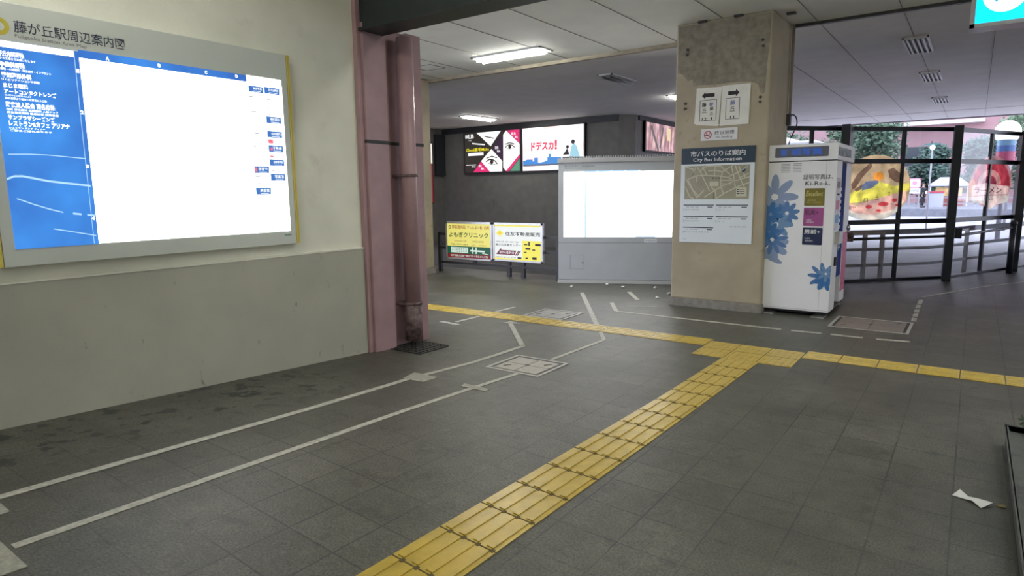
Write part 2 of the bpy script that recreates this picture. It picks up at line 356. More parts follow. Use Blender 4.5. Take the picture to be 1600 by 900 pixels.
tag(cb.build('cable', M['black']), 'thin black cable hanging from the pillar box to the photo booth roof', 'cable')

# pink steel column
SC = thing('steel_column', 'pink painted steel column at the end of the cream wall', 'column', (-4.7, 4.35, 0), kind='structure')
for q0, q1, q2, nm in ((-4.50, 4.03, 4.30, 'flange'), (-4.56, 4.301, 4.559, 'web'), (-4.50, 4.56, 4.76, 'flange')):
    c = MB(); c.box(-4.95, q0, q1, q2, 0, 3.0); c.build(nm, M['pink'], SC, bevel=.006)
c = MB(); c.box(-4.95, -4.53, 3.985, 4.035, 0, 3.9); c.build('edge_strip', M['pink'], SC, bevel=.004)
c = MB(); c.box(-4.95, -4.496, 4.028, 4.302, 1.955, 1.985); c.box(-4.95, -4.496, 4.558, 4.764, 1.955, 1.985); c.box(-4.95, -4.555, 4.3, 4.56, 1.955, 1.985); c.build('tie_band', M['darkmetal'], SC)
DP = thing('drainpipe', 'round pink drainpipe running down the pink steel column', 'pipe', (-4.42, 4.5, 0))
c = MB(); c.tube([(-4.43, 4.47, 2.93), (-4.43, 4.47, .42)], .078, 20); c.build('pipe', M['pink'], DP)
c = MB(); c.tube([(-4.43, 4.47, .43), (-4.43, 4.47, .06)], [.088, .088], 20); c.build('sleeve', M['pinkdark'], DP)
for z in (1.67, .43):
    c = MB(); c.tube([(-4.43, 4.47, z - .012), (-4.43, 4.47, z + .012)], .092, 20); c.box(-4.56, -4.42, 4.37, 4.57, z - .01, z + .01); c.build('clamp', M['pinkdark'], DP)
GR = thing('drain_grate', 'dark iron drain grate on the floor under the pink drainpipe', 'grate', (-4.3, 4.42, 0))
c = MB(); x0, x1, y0, y1 = -4.52, -4.12, 4.22, 4.62
for a in range(9):
    x = x0 + (x1 - x0) * a / 8; c.box(x - .008, x + .008, y0, y1, .001, .014)
    y = y0 + (y1 - y0) * a / 8; c.box(x0, x1, y - .008, y + .008, .001, .013)
c.build('bars', M['darkmetal'], GR)
c = MB(); c.box(x0, x1, y0, y1, .0005, .003); c.build('pit', mat('pit_black', (.008, .008, .008), .9), GR)

# dark steel beam
c = MB(); c.box(-4.52, 8, 4.0, 4.27, 2.92, 2.945); c.box(-4.62, 8, 4.035, 4.07, 2.94, 3.9); c.box(-4.52, 8, 4.07, 4.2, 3.0, 3.9)
structure(c.build('steel_beam', M['beam']), 'dark green steel beam crossing overhead from the pink column', 'beam')

# ------------------------------------------------------------------ floor markings
def slab(mb, pts, h=.004):
    q = [(x, y, floor_z(x, y) + .0008) for x, y in pts]
    mb.hull(q, [(x, y, z + h) for x, y, z in q])
def strip(mb, a, b, w, h=.004, n=None):
    n = n or max(1, int(math.dist(a, b) / .35)); dx, dy = b[0] - a[0], b[1] - a[1]; L = math.hypot(dx, dy); sx, sy = -dy / L * w / 2, dx / L * w / 2
    rows = []
    for i in range(n + 1):
        x, y = a[0] + dx * i / n, a[1] + dy * i / n
        rows.append([(x + sx, y + sy), (x - sx, y - sy)])
    for p, q in zip(rows, rows[1:]): slab(mb, [p[0], p[1], q[1], q[0]], h)

# tactile paving
for a0, a1, lab in ((-9.0, -2.032, 'yellow ribbed tactile paving strip from the pink column to the dotted patch'), (-1.15, 7.9, 'yellow ribbed tactile paving strip leading away past the worn manhole cover')):
    TC = thing('tactile_paving', lab, 'tactile paving', ((a0 + a1) / 2, 6.16, 0))
    b = MB(); rb = MB(); jn = MB()
    strip(b, (a0, 6.16), (a1, 6.16), .29, .004)
    k = a0
    while k < a1 - .05:
        e = min(k + .29, a1)
        for j in range(4):
            y = 6.16 - .105 + .07 * j
            rb.hull([(k + .012, y - .016, .004), (e - .012, y - .016, .004), (e - .012, y + .016, .004), (k + .012, y + .016, .004)], [(k + .018, y - .010, .010), (e - .018, y - .010, .010), (e - .018, y + .010, .010), (k + .018, y + .010, .010)])
        jn.box(e - .003, e + .003, 6.015, 6.305, .0035, .0055); k += .29
    b.build('tile', M['yellow'], TC); rb.build('rib', M['yellow'], TC); jn.build('joint', M['joint'], TC)
TW = thing('tactile_paving', 'yellow dotted tactile paving patch where two ribbed strips meet', 'tactile paving', (-1.6, 5.93, 0))
b = MB(); b.box(-2.025, -1.16, 5.635, 6.225, .0005, .0045); b.build('tile', M['yellow'], TW)
b = MB(); jn = MB()
for i in range(15):
    for j in range(10):
        x, y = -2.025 + .029 + i * .0577, 5.635 + .03 + j * .059
        b.tube([(x, y, .004), (x, y, .0085)], [.012, .008], 8)
b.build('dot_pattern', M['yellow'], TW)
for i in (1, 2): jn.box(-2.025 + .2883 * i - .003, -2.025 + .2883 * i + .003, 5.635, 6.225, .004, .0052)
jn.box(-2.025, -1.16, 5.928, 5.934, .004, .0052); jn.build('joint', M['joint'], TW)
TS = thing('tactile_paving', 'yellow ribbed tactile paving strip running towards the viewer', 'tactile paving', (-1.6, 3.5, 0))
b = MB(); rb = MB(); jn = MB(); d0 = Vector((-1.585, 5.63)); dv = Vector((-.018, -1)).normalized(); sv = Vector((dv.y, -dv.x)) * -1
for k in range(28):
    a, e = d0 + dv * (.284 * k), d0 + dv * (.284 * (k + 1)); strip(b, a, e, .312, .004, 1)
    strip(jn, e - dv * .0035, e + dv * .0035, .312, .0055, 1)
    for j in range(4):
        o = sv * (-.117 + .078 * j); strip(rb, a + dv * .014 + o, e - dv * .014 + o, .034, .0095, 1)
        if j < 4:
            q = e + sv * (-.117 + .078 * j + .022); strip(jn, q - dv * .012, q + dv * .012, .018, .0058, 1)
b.build('tile', M['yellow'], TS); rb.build('rib', M['yellow'], TS); jn.build('joint', M['joint'], TS)

def line_thing(label, segs, w=.05, polys=(), group='white guide lines on the floor'):
    p0 = segs[0][0] if segs else polys[0][0]
    o = MB()
    for s in segs:
        for a, c in zip(s, s[1:]): strip(o, a, c, w, .003)
    for p in polys: slab(o, p, .003)
    r = o.build('floor_line', M['tape']); return tag(r, label, 'floor line', group)
line_thing('white floor line along the cream wall, ending in an arrow head', [[(-3.465, .30), (-3.467, .845), (-3.50, 2.51), (-3.55, 3.51), (-3.497, 5.05)], [(-3.50, 5.02), (-4.278, 5.885)]], .052, [[(-4.332, 5.797), (-4.316, 5.95), (-4.135, 5.902), (-4.257, 5.858)]])
line_thing('white floor line passing under the stone manhole cover to the yellow strip', [[(-2.949, .735), (-2.976, 2.12), (-2.995, 2.95), (-2.992, 3.63), (-2.98, 4.2)], [(-2.99, 4.74), (-2.955, 5.69), (-3.155, 5.985)]], .044)
line_thing('short white floor line slanting from the yellow strip towards the kiosk', [[(-4.668, 8.26), (-3.366, 6.30)]], .058)
line_thing('thin white floor line bent at its end in front of the beige pillar', [[(-3.893, 7.704), (-3.555, 7.17), (-1.595, 7.165)]], .055)
for a, c, s in (((-1.49, 7.165), (-1.20, 7.183), 'starting by the booth feet'), ((-1.108, 7.183), (-.815, 7.184), 'between two others'), ((-.696, 7.19), (-.413, 7.24), 'touching the worn manhole cover')):
    line_thing('short white floor dash in front of the photo booth, ' + s, [[a, c]], .055)
line_thing('thin pale floor line curving along the glass fence', [[(-.493, 10.36), (-.1, 11.25), (.236, 11.995), (.728, 12.83)]], .03)
line_thing('faded white floor stroke beyond the yellow strip', [[(-4.826, 6.345), (-4.813, 6.728)]], .06)
line_thing('pair of faded white strokes beside the pink column', [[(-4.835, 5.577), (-4.817, 5.978)], [(-5.004, 5.505), (-4.71, 5.472)]], .055)
line_thing('worn white floor stroke in front of the pillar', [[(-3.61, 7.577), (-3.24, 7.742)]], .04)
line_thing('faded slanting white floor stroke at the foot of the kiosk', [[(-4.10, 8.68), (-3.68, 8.08)]], .06)
line_thing('row of pale floor dashes leading away from the worn manhole cover', [[(-.46, 8.40), (-.463, 8.62)], [(-.467, 8.72), (-.47, 8.93)], [(-.472, 9.02), (-.478, 9.26)], [(-.481, 9.36), (-.483, 9.62)], [(-.484, 9.72), (-.484, 10.1)]], .05)
for nm, pts, lab in (('floor_patch', [(-3.66, 3.68), (-3.40, 3.68), (-3.394, 3.50), (-3.59, 3.48)], 'pale patch laid across the white line along the cream wall'), ('floor_patch', [(-3.117, 3.676), (-2.87, 3.676), (-2.861, 3.61), (-3.087, 3.60)], 'pale patch laid across the white line near the manhole cover'), ('floor_patch', [(-3.03, .50), (-3.026, .716), (-2.76, .723), (-2.77, .50)], 'pale block on the floor at the near end of the white line'), ('floor_patch', [(-3.39, .60), (-3.39, .822), (-3.272, .822), (-3.26, .60)], 'pale block beside the near end of the line along the cream wall')):
    b = MB(); slab(b, pts, .0042); tag(b.build(nm, mat('pale_patch', (.34, .335, .28), .7, .2, 40)), lab, 'floor patch')

# manhole covers
def manhole(name, label, c, w, d, col, grooves=True):
    o = thing(name, label, 'manhole cover', (c[0], c[1], 0)); x0, x1, y0, y1 = c[0] - w / 2, c[0] + w / 2, c[1] - d / 2, c[1] + d / 2; m = mat(name + '_stone', col, .45, .12, 30)
    z = floor_z(*c) + .001
    b = MB(); f = .028
    for q in ((x0, x1, y0, y0 + f), (x0, x1, y1 - f, y1), (x0, x0 + f, y0 + f, y1 - f), (x1 - f, x1, y0 + f, y1 - f)): b.box(*q, z, z + .006)
    b.build('rim', mat('rim_metal', (.42, .41, .37), .4, .15, 30), o)
    b = MB(); b.box(x0 + f, x1 - f, y0 + f, y1 - f, z - .0005, z + .002); b.build('groove', M['darkmetal'], o)
    g = f + .03; b = MB(); xm, ym, k = c[0], c[1], .004
    for (a0, a1) in ((x0 + g, xm - k), (xm + k, x1 - g)):
        for (e0, e1) in ((y0 + g, ym - k), (ym + k, y1 - g)): b.box(a0, a1, e0, e1, z, z + .005)
    b.build('lid', m, o)
    b = MB(); b.tube([(xm, ym, z + .004), (xm, ym, z + .0065)], .022, 12); b.tube([(x0 + g + .05, y0 + g + .07, z + .0055), (x0 + g + .09, y0 + g + .13, z + .0055)], .004, 6); b.tube([(x1 - g - .09, y1 - g - .12, z + .0055), (x1 - g - .05, y1 - g - .06, z + .0055)], .004, 6); b.build('keyhole', M['darkmetal'], o)
    return o
manhole('manhole_cover', 'pale stone manhole cover with metal rim on the white line', (-3.062, 4.46), .55, .50, (.40, .37, .32))
manhole('manhole_cover', 'pale square manhole cover just beyond the yellow strip', (-4.122, 6.58), .56, .52, (.30, .29, .26))
manhole('manhole_cover', 'worn brownish manhole cover in front of the photo booth', (-.83, 7.94), .76, .68, (.215, .185, .16))

# litter
rnd = random.Random(11)
LITTER = [(-5.055, 8.62, 'by the kiosk corner'), (-4.356, 9.0, 'at the foot of the kiosk'), (-3.906, 9.2, 'between kiosk and pillar'), (-3.512, 8.35, 'in front of the pillar plinth corner'), (-3.509, 8.76, 'touching the pillar edge'), (-4.70, 9.15, 'under the kiosk plinth')]
for x, y, s in LITTER:
    b = MB(); b.sphere((x, y, .016), .030, .024, .016, 7, 5)
    for v in b.bm.verts: v.co += Vector((rnd.uniform(-.008, .008), rnd.uniform(-.008, .008), rnd.uniform(-.002, .005)))
    tag(b.build('crumpled_paper', mat('litter_white', (.72, .72, .68), .8)), 'tiny white crumpled scrap on the floor ' + s, 'litter', 'white scraps near the kiosk')
b = MB(); q = [(.020, 3.645, .004), (.050, 3.70, .02), (.085, 3.665, .006), (.130, 3.655, .010), (.180, 3.615, .022), (.135, 3.565, .003), (.10, 3.61, .012), (.060, 3.632, .004)]
vs = [(x, y, z) for x, y, z in q]; b.hull(vs, [(x, y, z + .0015) for x, y, z in vs]); tag(b.build('paper_slip', mat('slip_white', (.62, .63, .60), .8)), 'torn white paper slip lying on the tiles near the planter', 'litter')
b = MB(); b.hull([(.19, 3.64, .003), (.21, 3.62, .006), (.235, 3.632, .004), (.222, 3.66, .008)], [(.19, 3.64, .0045), (.21, 3.62, .0075), (.235, 3.632, .0055), (.222, 3.66, .0095)]); tag(b.build('dry_leaf', mat('dry_leaf', (.22, .18, .08), .8)), 'small dry leaf on the tiles beside the planter', 'leaf')

# planter on the right
PL = thing('planter', 'low dark stone planter edge beside the paper slip', 'planter', (1.0, 2.5, 0)); ST = stained('dark_planter_stone', (.075, .078, .072), (.03, .032, .03), 4, .5, .65, amount=.7, noise=.25)
b = MB(); b.box(.25, .42, -1, 4.55, 0, .13); b.box(.25, 2.4, 4.42, 4.55, 0, .13); b.build('kerb', ST, PL, bevel=.012)
b = MB(); b.box(.42, 2.4, -1, 4.42, 0, .122); b.build('soil', mat('soil', (.05, .045, .035), .95, .4, 14, bump=.5, bscale=30), PL)
def leaves(mb, c, rx, ry, rz, n, s, rnd, down=.0):
    for _ in range(n):
        while True:
            p = Vector((rnd.uniform(-1, 1), rnd.uniform(-1, 1), rnd.uniform(-1, 1)))
            if p.length <= 1: break
        p = p * (.55 + .45 * rnd.random()) if p.length > .01 else p
        o = Vector((c[0] + p.x * rx, c[1] + p.y * ry, c[2] + p.z * rz)); a = Vector((rnd.gauss(0, 1), rnd.gauss(0, 1), rnd.gauss(0, .6))).normalized(); bb = a.orthogonal().normalized(); k = s * rnd.uniform(.6, 1.3)
        mb.face([o - a * k, o + bb * k * .45 - a * k * .1, o + a * k, o - bb * k * .45 + a * k * .1])
IVY = mat('ivy_green', (.035, .075, .035), .6, .4, 10)
for (x, y, s, lab) in ((.375, 4.45, .085, 'small dark green plant spilling over the planter corner'), (.52, 4.2, .12, 'dark green plant in the planter behind the corner plant')):
    o = thing('ivy_plant', lab, 'plant', (x, y, .12)); b = MB(); leaves(b, (x, y, .175), s, s, .05, 90, .035, random.Random(4)); b.build('leaves', IVY, o)
    b = MB()
    for k in range(5): b.tube([(x, y, .11), (x + .08 * cos(k * 1.3), y + .08 * sin(k * 1.3), .22)], .004, 5)
    b.build('stem', mat('ivy_stem', (.06, .05, .03), .8), o)

# ------------------------------------------------------------------ large lit area map on the left wall
AM = thing('area_map_board', 'large lit station area map board with yellow side strips on the cream wall', 'map board', (-4.578, 2.25, 1.1))
F = FX(-4.578); D = .07
b = MB(); F.box(b, 1.262, 3.235, 1.102, 2.592, .0, .066); b.build('casing', mat('grey_green_enamel', (.66, .69, .63), .38, .04, 2), AM, bevel=.004)
b = MB(); YE = mat('yellow_edge', (.74, .60, .12), .45)
for u0_, u1_ in ((3.238, 3.252), (3.256, 3.268), (1.215, 1.259)):
    b = MB(); F.box(b, u0_, u1_, 1.105, 2.592, 0, .064); b.build('yellow_edge', YE, AM)
def sea_print():
    m = bpy.data.materials.new('blue_sea_print'); m.use_nodes = True; t = m.node_tree; n = t.nodes; b = n['Principled BSDF']
    tc = n.new('ShaderNodeTexCoord'); nz = n.new('ShaderNodeTexNoise'); nz.inputs['Scale'].default_value = 1.9; nz.inputs['Detail'].default_value = 3
    t.links.new(tc.outputs['Object'], nz.inputs['Vector'])
    cr = n.new('ShaderNodeValToRGB'); cr.color_ramp.elements[0].position = .35; cr.color_ramp.elements[1].position = .68
    cr.color_ramp.elements[0].color = (.030, .130, .50, 1); cr.color_ramp.elements[1].color = (.055, .30, .86, 1)
    t.links.new(nz.outputs['Fac'], cr.inputs['Fac']); t.links.new(cr.outputs['Color'], b.inputs['Emission Color']); b.inputs['Emission Strength'].default_value = 1.0
    b.inputs['Base Color'].default_value = (.02, .05, .12, 1); b.inputs['Roughness'].default_value = .3; return m
SEA = sea_print()
M['lit'] = glow('lit_white', (1.0, 1.0, 1.0), 2.6)
M['litsoft'] = glow('lit_white_soft', (.92, .97, 1.0), 1.15)
M['litglint'] = glow('lit_glint', (.45, .72, 1.0), 1.0)
M['litcard'] = glow('lit_blue_card', (.05, .17, .50), 1.0)
M['litred'] = glow('lit_red', (.95, .16, .22), 1.0)
M['litgrey'] = glow('lit_grey', (.45, .5, .52), 1.0)
b = MB(); F.box(b, 1.322, 1.762, 1.205, 2.378, D - .006, D); F.box(b, 1.762, 2.877, 2.343, 2.39, D - .006, D); BP = b.build('blue_panel', SEA, AM)
b = MB(); F.box(b, 1.762, 3.181, 1.209, 2.343, D - .006, D - .0008); F.box(b, 2.877, 3.178, 2.33, 2.392, D - .006, D - .0008); b.build('lit_map', M['lit'], AM)
b = MB(); F.box(b, 1.322, 1.735, 2.342, 2.377, D, D + .0008); b.build('white_header', M['lit'], BP)
def ltext(s, u0, u1, v0, v1, bold=.0): F.text(b, s, u0, u1, v0, v1, D + .001, bold)
b = MB()
ltext('藤が丘内科医院', 1.332, 1.477, 2.290, 2.322, .03); ltext('月曜から土曜まで診療いたします', 1.332, 1.531, 2.274, 2.288)
b.build('lettering', M['lit'], BP)
b = MB()
ltext('田中歯科医院', 1.332, 1.477, 2.232, 2.264, .03); ltext('一般歯科・小児歯科・矯正歯科・インプラント', 1.332, 1.603, 2.216, 2.230)
b.build('lettering', M['lit'], BP)
b = MB()
ltext('愛知整形外科', 1.358, 1.502, 2.175, 2.205, .03); ltext('リハビリテーション科併設', 1.358, 1.540, 2.158, 2.172)
b.build('lettering', M['lit'], BP)
b = MB()
ltext('まじま眼科', 1.362, 1.480, 2.120, 2.147, .02); ltext('アートコンタクトレンズ', 1.362, 1.618, 2.088, 2.114, .025)
ltext('コンタクトレンズ処方いたします', 1.363, 1.49, 2.074, 2.085); ltext('藤が丘駅より徒歩一分東名ビル三階', 1.363, 1.565, 2.056, 2.069)
b.build('lettering', M['lit'], BP)
b = MB()
ltext('医療法人桂会 東名病院', 1.363, 1.603, 2.012, 2.044, .025); ltext('内科 消化器科 循環器科 人間ドック', 1.363, 1.617, 1.995, 2.008); ltext('救急指定病院 健康診断 訪問看護', 1.363, 1.618, 1.978, 1.991)
b.build('lettering', M['lit'], BP)
b = MB()
ltext('サンプラザシーズンズ', 1.365, 1.595, 1.944, 1.972, .025); ltext('レストラン&カフェ アリアナ', 1.366, 1.669, 1.909, 1.938, .025)
ltext('レストラン ランチ ディナー', 1.366, 1.54, 1.893, 1.904); ltext('ご宴会ご婚礼承ります', 1.368, 1.574, 1.878, 1.889)
b.build('lettering', M['lit'], BP)
b = MB()
for u, v, s in ((1.747, 2.262, '1'), (1.747, 2.017, '2'), (1.744, 1.690, '3'), (1.746, 1.368, '4'), (1.923, 2.362, 'A'), (2.242, 2.366, 'B'), (2.565, 2.368, 'C'), (2.799, 2.371, 'D')): ltext(s, u - .009, u + .009, v - .011, v + .011, .03)
b.build('grid_lettering', M['lit'], BP)
b = MB()
def wave(pts, w0):
    n = len(pts) - 1
    for i in range(n):
        (a, c), (e, f) = pts[i], pts[i + 1]
        F.poly(b, [(a, c - w0 / 2), (e, f - w0 / 2), (e, f + w0 / 2), (a, c + w0 / 2)], D, D + .0007)
wave([(1.345, 1.748), (1.45, 1.752), (1.54, 1.751), (1.74, 1.737)], .005)
wave([(1.324, 1.608), (1.36, 1.624), (1.40, 1.625), (1.46, 1.612), (1.524, 1.598), (1.60, 1.588), (1.75, 1.570)], .012)
wave([(1.36, 1.497), (1.442, 1.460), (1.52, 1.43), (1.585, 1.410)], .007); wave([(1.636, 1.402), (1.682, 1.395)], .012); wave([(1.714, 1.391), (1.755, 1.386)], .010)
wave([(1.525, 1.313), (1.624, 1.290), (1.752, 1.259)], .006)
F.line(b, [(1.737, 2.37), (1.736, 1.21)], .003, D, D + .0006)
b.build('wave_glint', M['litglint'], BP)
b = MB()
CARDS = [(2.890, 3.012, 2.274, 2.318), (3.023, 3.154, 2.276, 2.324), (3.024, 3.154, 2.054, 2.104), (3.025, 3.155, 1.945, 1.993), (3.028, 3.156, 1.834, 1.885), (3.029, 3.158, 1.727, 1.776), (2.891, 3.018, 1.669, 1.720), (3.030, 3.159, 1.611, 1.665), (2.893, 3.022, 1.505, 1.557)]
for i, (a, e, c, f) in enumerate(CARDS):
    b = MB(); F.box(b, a, e, c, f, D, D + .0006); CA = b.build('advert_card', M['litcard'], AM)
    b = MB(); F.text(b, ('東名薬局', '藤が丘歯科', '眼科医院', '内科医院', '不動産', '自動車学校', '学習塾', '写真館', '美容室')[i], a + .035, e - .012, c + .018, f - .008, D + .0012, .02); F.box(b, a + .04, e - .02, c + .006, c + .010, D, D + .0012); b.build('card_lettering', M['litsoft'], CA)
b = MB()
for a, e, c, f in ((3.027, 3.071, 1.899, 1.929), (3.035, 3.067, 1.795, 1.806), (2.898, 2.915, 1.680, 1.71), (3.045, 3.062, 1.844, 1.868)):
    b = MB(); F.box(b, a, e, c, f, D, D + .0012); b.build('red_mark', M['litred'], AM)
b = MB()
for u, v, l in ((2.892, 2.24, .03), (3.03, 2.235, .035), (3.05, 2.17, .01), (3.05, 2.12, .012), (2.90, 2.13, .04), (2.90, 2.03, .02), (2.91, 1.97, .04), (3.03, 2.01, .03), (2.90, 1.87, .02), (2.90, 1.79, .018), (2.895, 1.645, .04), (3.04, 1.693, .03), (2.92, 1.59, .01)): F.box(b, u, u + l, v - .006, v + .004, D, D + .0012)
b.build('small_print', M['litgrey'], AM)
b = MB(); F.text(b, '藤が丘駅周辺案内図', 1.446, 2.035, 2.432, 2.500, .068, .006); b.build('title', M['navyink'], AM)
b = MB(); F.text(b, 'Fujigaoka Station Area Map', 1.446, 1.812, 2.399, 2.424, .068, .0); b.build('subtitle', M['greyink'], AM)
b = MB(); F.ring(b, 1.378, 2.455, .024, .047, .066, .068); b.build('ring_logo', mat('logo_yellow', (.62, .52, .06), .5), AM)
b = MB(); F.text(b, 'SANWA', 3.122, 3.188, 1.172, 1.186, .068, .03); b.build('maker_mark', mat('teal_ink', (.02, .22, .20), .5), AM)

# ------------------------------------------------------------------ notices on the pillar
F = FY(7.99)
PN = thing('paper_notice', 'two taped sheets of worn paper with arrows to bus stops, high on the pillar', 'notice', (-2.58, 7.985, 2.27))
b = MB(); F.poly(b, [(-2.922, 2.314), (-2.62, 2.287), (-2.59, 2.732), (-2.902, 2.741)], .004, .007); F.poly(b, [(-2.905, 2.300), (-2.63, 2.270), (-2.6, 2.29), (-2.9, 2.32)], .004, .006); b.build('sheet', M['paper'], PN)
b = MB(); F.poly(b, [(-2.601, 2.270), (-2.259, 2.272), (-2.250, 2.738), (-2.585, 2.741)], .007, .010); b.build('sheet', M['paper'], PN)
b = MB()
F.poly(b, [(-2.832, 2.643), (-2.79, 2.688), (-2.79, 2.668), (-2.676, 2.668), (-2.676, 2.624), (-2.79, 2.624), (-2.79, 2.602)], .010, .0112); b.build('arrow', M['ink'], PN); b = MB()
F.poly(b, [(-2.378, 2.645), (-2.42, 2.690), (-2.42, 2.668), (-2.512, 2.668), (-2.512, 2.624), (-2.42, 2.624), (-2.42, 2.602)], .010, .0112)
b.build('arrow', M['ink'], PN)
b = MB()
def frame_line(u0, u1, v0, v1, w, n0, n1):
    F.box(b, u0, u1, v0, v0 + w, n0, n1); F.box(b, u0, u1, v1 - w, v1, n0, n1); F.box(b, u0, u0 + w, v0, v1, n0, n1); F.box(b, u1 - w, u1, v0, v1, n0, n1)
frame_line(-2.855, -2.648, 2.342, 2.592, .005, .010, .011); frame_line(-2.536, -2.370, 2.340, 2.590, .005, .010, .011)
for s, u0, u1, v0, v1 in (('藤', -2.829, -2.774, 2.508, 2.562), ('丘', -2.826, -2.770, 2.440, 2.490), ('12', -2.824, -2.766, 2.350, 2.382), ('藤', -2.730, -2.686, 2.462, 2.506), ('丘', -2.728, -2.686, 2.408, 2.446), ('1', -2.712, -2.698, 2.352, 2.382), ('丘', -2.484, -2.424, 2.432, 2.490), ('11', -2.478, -2.430, 2.348, 2.380)):
    F.text(b, s, u0, u1, v0, v1, .0115, .008)
b.build('lettering', M['ink'], PN)
b = MB(); F.text(b, '幹', -2.737, -2.688, 2.515, 2.562, .0115, .01); F.text(b, '藤', -2.484, -2.424, 2.504, 2.562, .0115, .01); b.build('blue_lettering', mat('blue_ink', (.10, .12, .42), .6), PN)
NS = thing('no_smoking_sign', 'small white no smoking sign under the taped paper notice', 'sign', (-2.6, 7.985, 2.1))
b = MB(); F.box(b, -2.831, -2.383, 2.101, 2.243, .0, .012); NSP = b.build('plate', M['white'], NS)
b = MB(); F.ring(b, -2.743, 2.171, .038, .048, .012, .0132); F.line(b, [(-2.775, 2.200), (-2.711, 2.142)], .009, .012, .0134); b.build('red_circle', mat('red_ink', (.50, .05, .08), .5), NSP)
b = MB(); F.box(b, -2.775, -2.725, 2.160, 2.172, .012, .0128); F.line(b, [(-2.722, 2.176), (-2.715, 2.19), (-2.725, 2.198)], .006, .012, .0128)
F.text(b, '終日禁煙', -2.660, -2.419, 2.168, 2.214, .0128, .006); F.text(b, 'No Smoking', -2.641, -2.441, 2.117, 2.152, .0128, .0); b.build('lettering', M['navyink'], NSP)
BI = thing('bus_information_board', 'white city bus information board with dark blue header and street map on the pillar', 'information board', (-2.62, 7.985, .84))
b = MB(); F.box(b, -3.072, -2.166, .840, 1.820, 0, .014); BPN = b.build('panel', mat('board_white', (.72, .78, .81), .4, .03, 3), BI)
b = MB(); F.box(b, -3.070, -2.162, 1.8205, 2.018, 0, .014); BH = b.build('header', mat('header_navy', (.018, .040, .068), .4), BI)
b = MB(); F.text(b, '市バスのりば案内', -2.952, -2.277, 1.909, 1.981, .0148, .008); F.text(b, 'City Bus Information', -2.918, -2.319, 1.838, 1.892, .0148, .006); b.build('title', M['whiteink'], BH)
b = MB(); F.box(b, -3.020, -2.216, 1.385, 1.797, .014, .0148); BSM = b.build('street_map', mat('map_tan', (.335, .315, .225), .5, .12, 5), BI)
b = MB()
for r in [[(-3.012, 1.79), (-2.905, 1.754), (-2.921, 1.684), (-2.878, 1.789)], [(-3.007, 1.624), (-2.866, 1.678), (-2.739, 1.68), (-2.579, 1.667), (-2.474, 1.647), (-2.395, 1.603)], [(-2.86, 1.779), (-2.812, 1.708), (-2.697, 1.486)], [(-2.797, 1.786), (-2.739, 1.688)], [(-2.831, 1.726), (-2.778, 1.777), (-2.725, 1.79), (-2.566, 1.787), (-2.503, 1.725), (-2.45, 1.681)], [(-2.723, 1.731), (-2.634, 1.738), (-2.555, 1.718)], [(-2.636, 1.789), (-2.645, 1.669)], [(-2.553, 1.666), (-2.546, 1.718), (-2.478, 1.759), (-2.42, 1.79)], [(-2.394, 1.79), (-2.319, 1.61), (-2.274, 1.533)], [(-2.436, 1.774), (-2.416, 1.697)], [(-2.351, 1.78), (-2.323, 1.72)], [(-2.466, 1.656), (-2.332, 1.72), (-2.242, 1.777)], [(-2.407, 1.68), (-2.4, 1.62), (-2.421, 1.603)], [(-2.56, 1.615), (-2.413, 1.612)], [(-2.558, 1.571), (-2.428, 1.569)], [(-2.562, 1.667), (-2.561, 1.537), (-2.519, 1.45)], [(-2.766, 1.408), (-2.557, 1.537), (-2.395, 1.603), (-2.22, 1.65)], [(-2.605, 1.398), (-2.51, 1.458), (-2.358, 1.534), (-2.22, 1.583)], [(-3.013, 1.651), (-2.857, 1.408)], [(-3.01, 1.543), (-2.95, 1.417), (-2.893, 1.39)], [(-2.975, 1.623), (-2.906, 1.497), (-2.821, 1.417)], [(-2.863, 1.603), (-2.866, 1.674)], [(-2.857, 1.399), (-2.769, 1.496)], [(-2.681, 1.539), (-2.625, 1.477), (-2.609, 1.389)], [(-2.394, 1.577), (-2.38, 1.534)], [(-2.329, 1.644), (-2.23, 1.692)], [(-2.289, 1.694), (-2.27, 1.643)]]:
    F.line(b, r, .012, .0148, .0156)
F.box(b, -2.370, -2.246, 1.416, 1.524, .0148, .0156); F.box(b, -2.70, -2.59, 1.545, 1.60, .0148, .0156)
b.build('street_lines', mat('map_cream', (.58, .57, .42), .5), BSM)
b = MB()
for r in (1.310, 1.168, 1.030):
    F.box(b, -3.026, -2.637, r - .006, r + .006, .014, .015)
    if r > 1.1: F.box(b, -2.610, -2.221, r - .006, r + .006, .014, .015)
    for u in ((-3.026, -2.61) if r > 1.1 else (-3.026,)):
        F.box(b, u + .31, u + .375, r - .030, r - .018, .014, .015); F.box(b, u + .002, u + .005, r - .075, r - .04, .014, .015)
F.disc(b, -2.292, 1.732, .03, .0148, .0153); F.text(b, '藤が丘', -2.67, -2.565, 1.63, 1.652, .0158, .02); F.box(b, -2.647, -2.641, 1.39, 1.47, .0156, .016)
for v in (1.50, 1.475, 1.45): F.box(b, -2.36, -2.34, v - .006, v + .006, .0156, .016); F.box(b, -2.33, -2.27, v - .003, v + .003, .0156, .016)
b.build('dark_print', M['navyink'], BPN)
b = MB(); 
for r in (1.310, 1.168, 1.030):
    for u in ((-3.026, -2.61) if r > 1.1 else (-3.026,)):
        for k in range(3): F.box(b, u + .03 + .06 * k, u + .075 + .06 * k, r - .028, r - .020, .014, .0146)
        F.text(b, '藤が丘 名東 本郷 方面' if r < 1.1 else ('藤が丘 猪高緑地' if u < -3 else '新宝 一社'), u + .02, u + (.34 if r < 1.1 else .2 if u < -3 else .11), r - .066, r - .046, .0146)
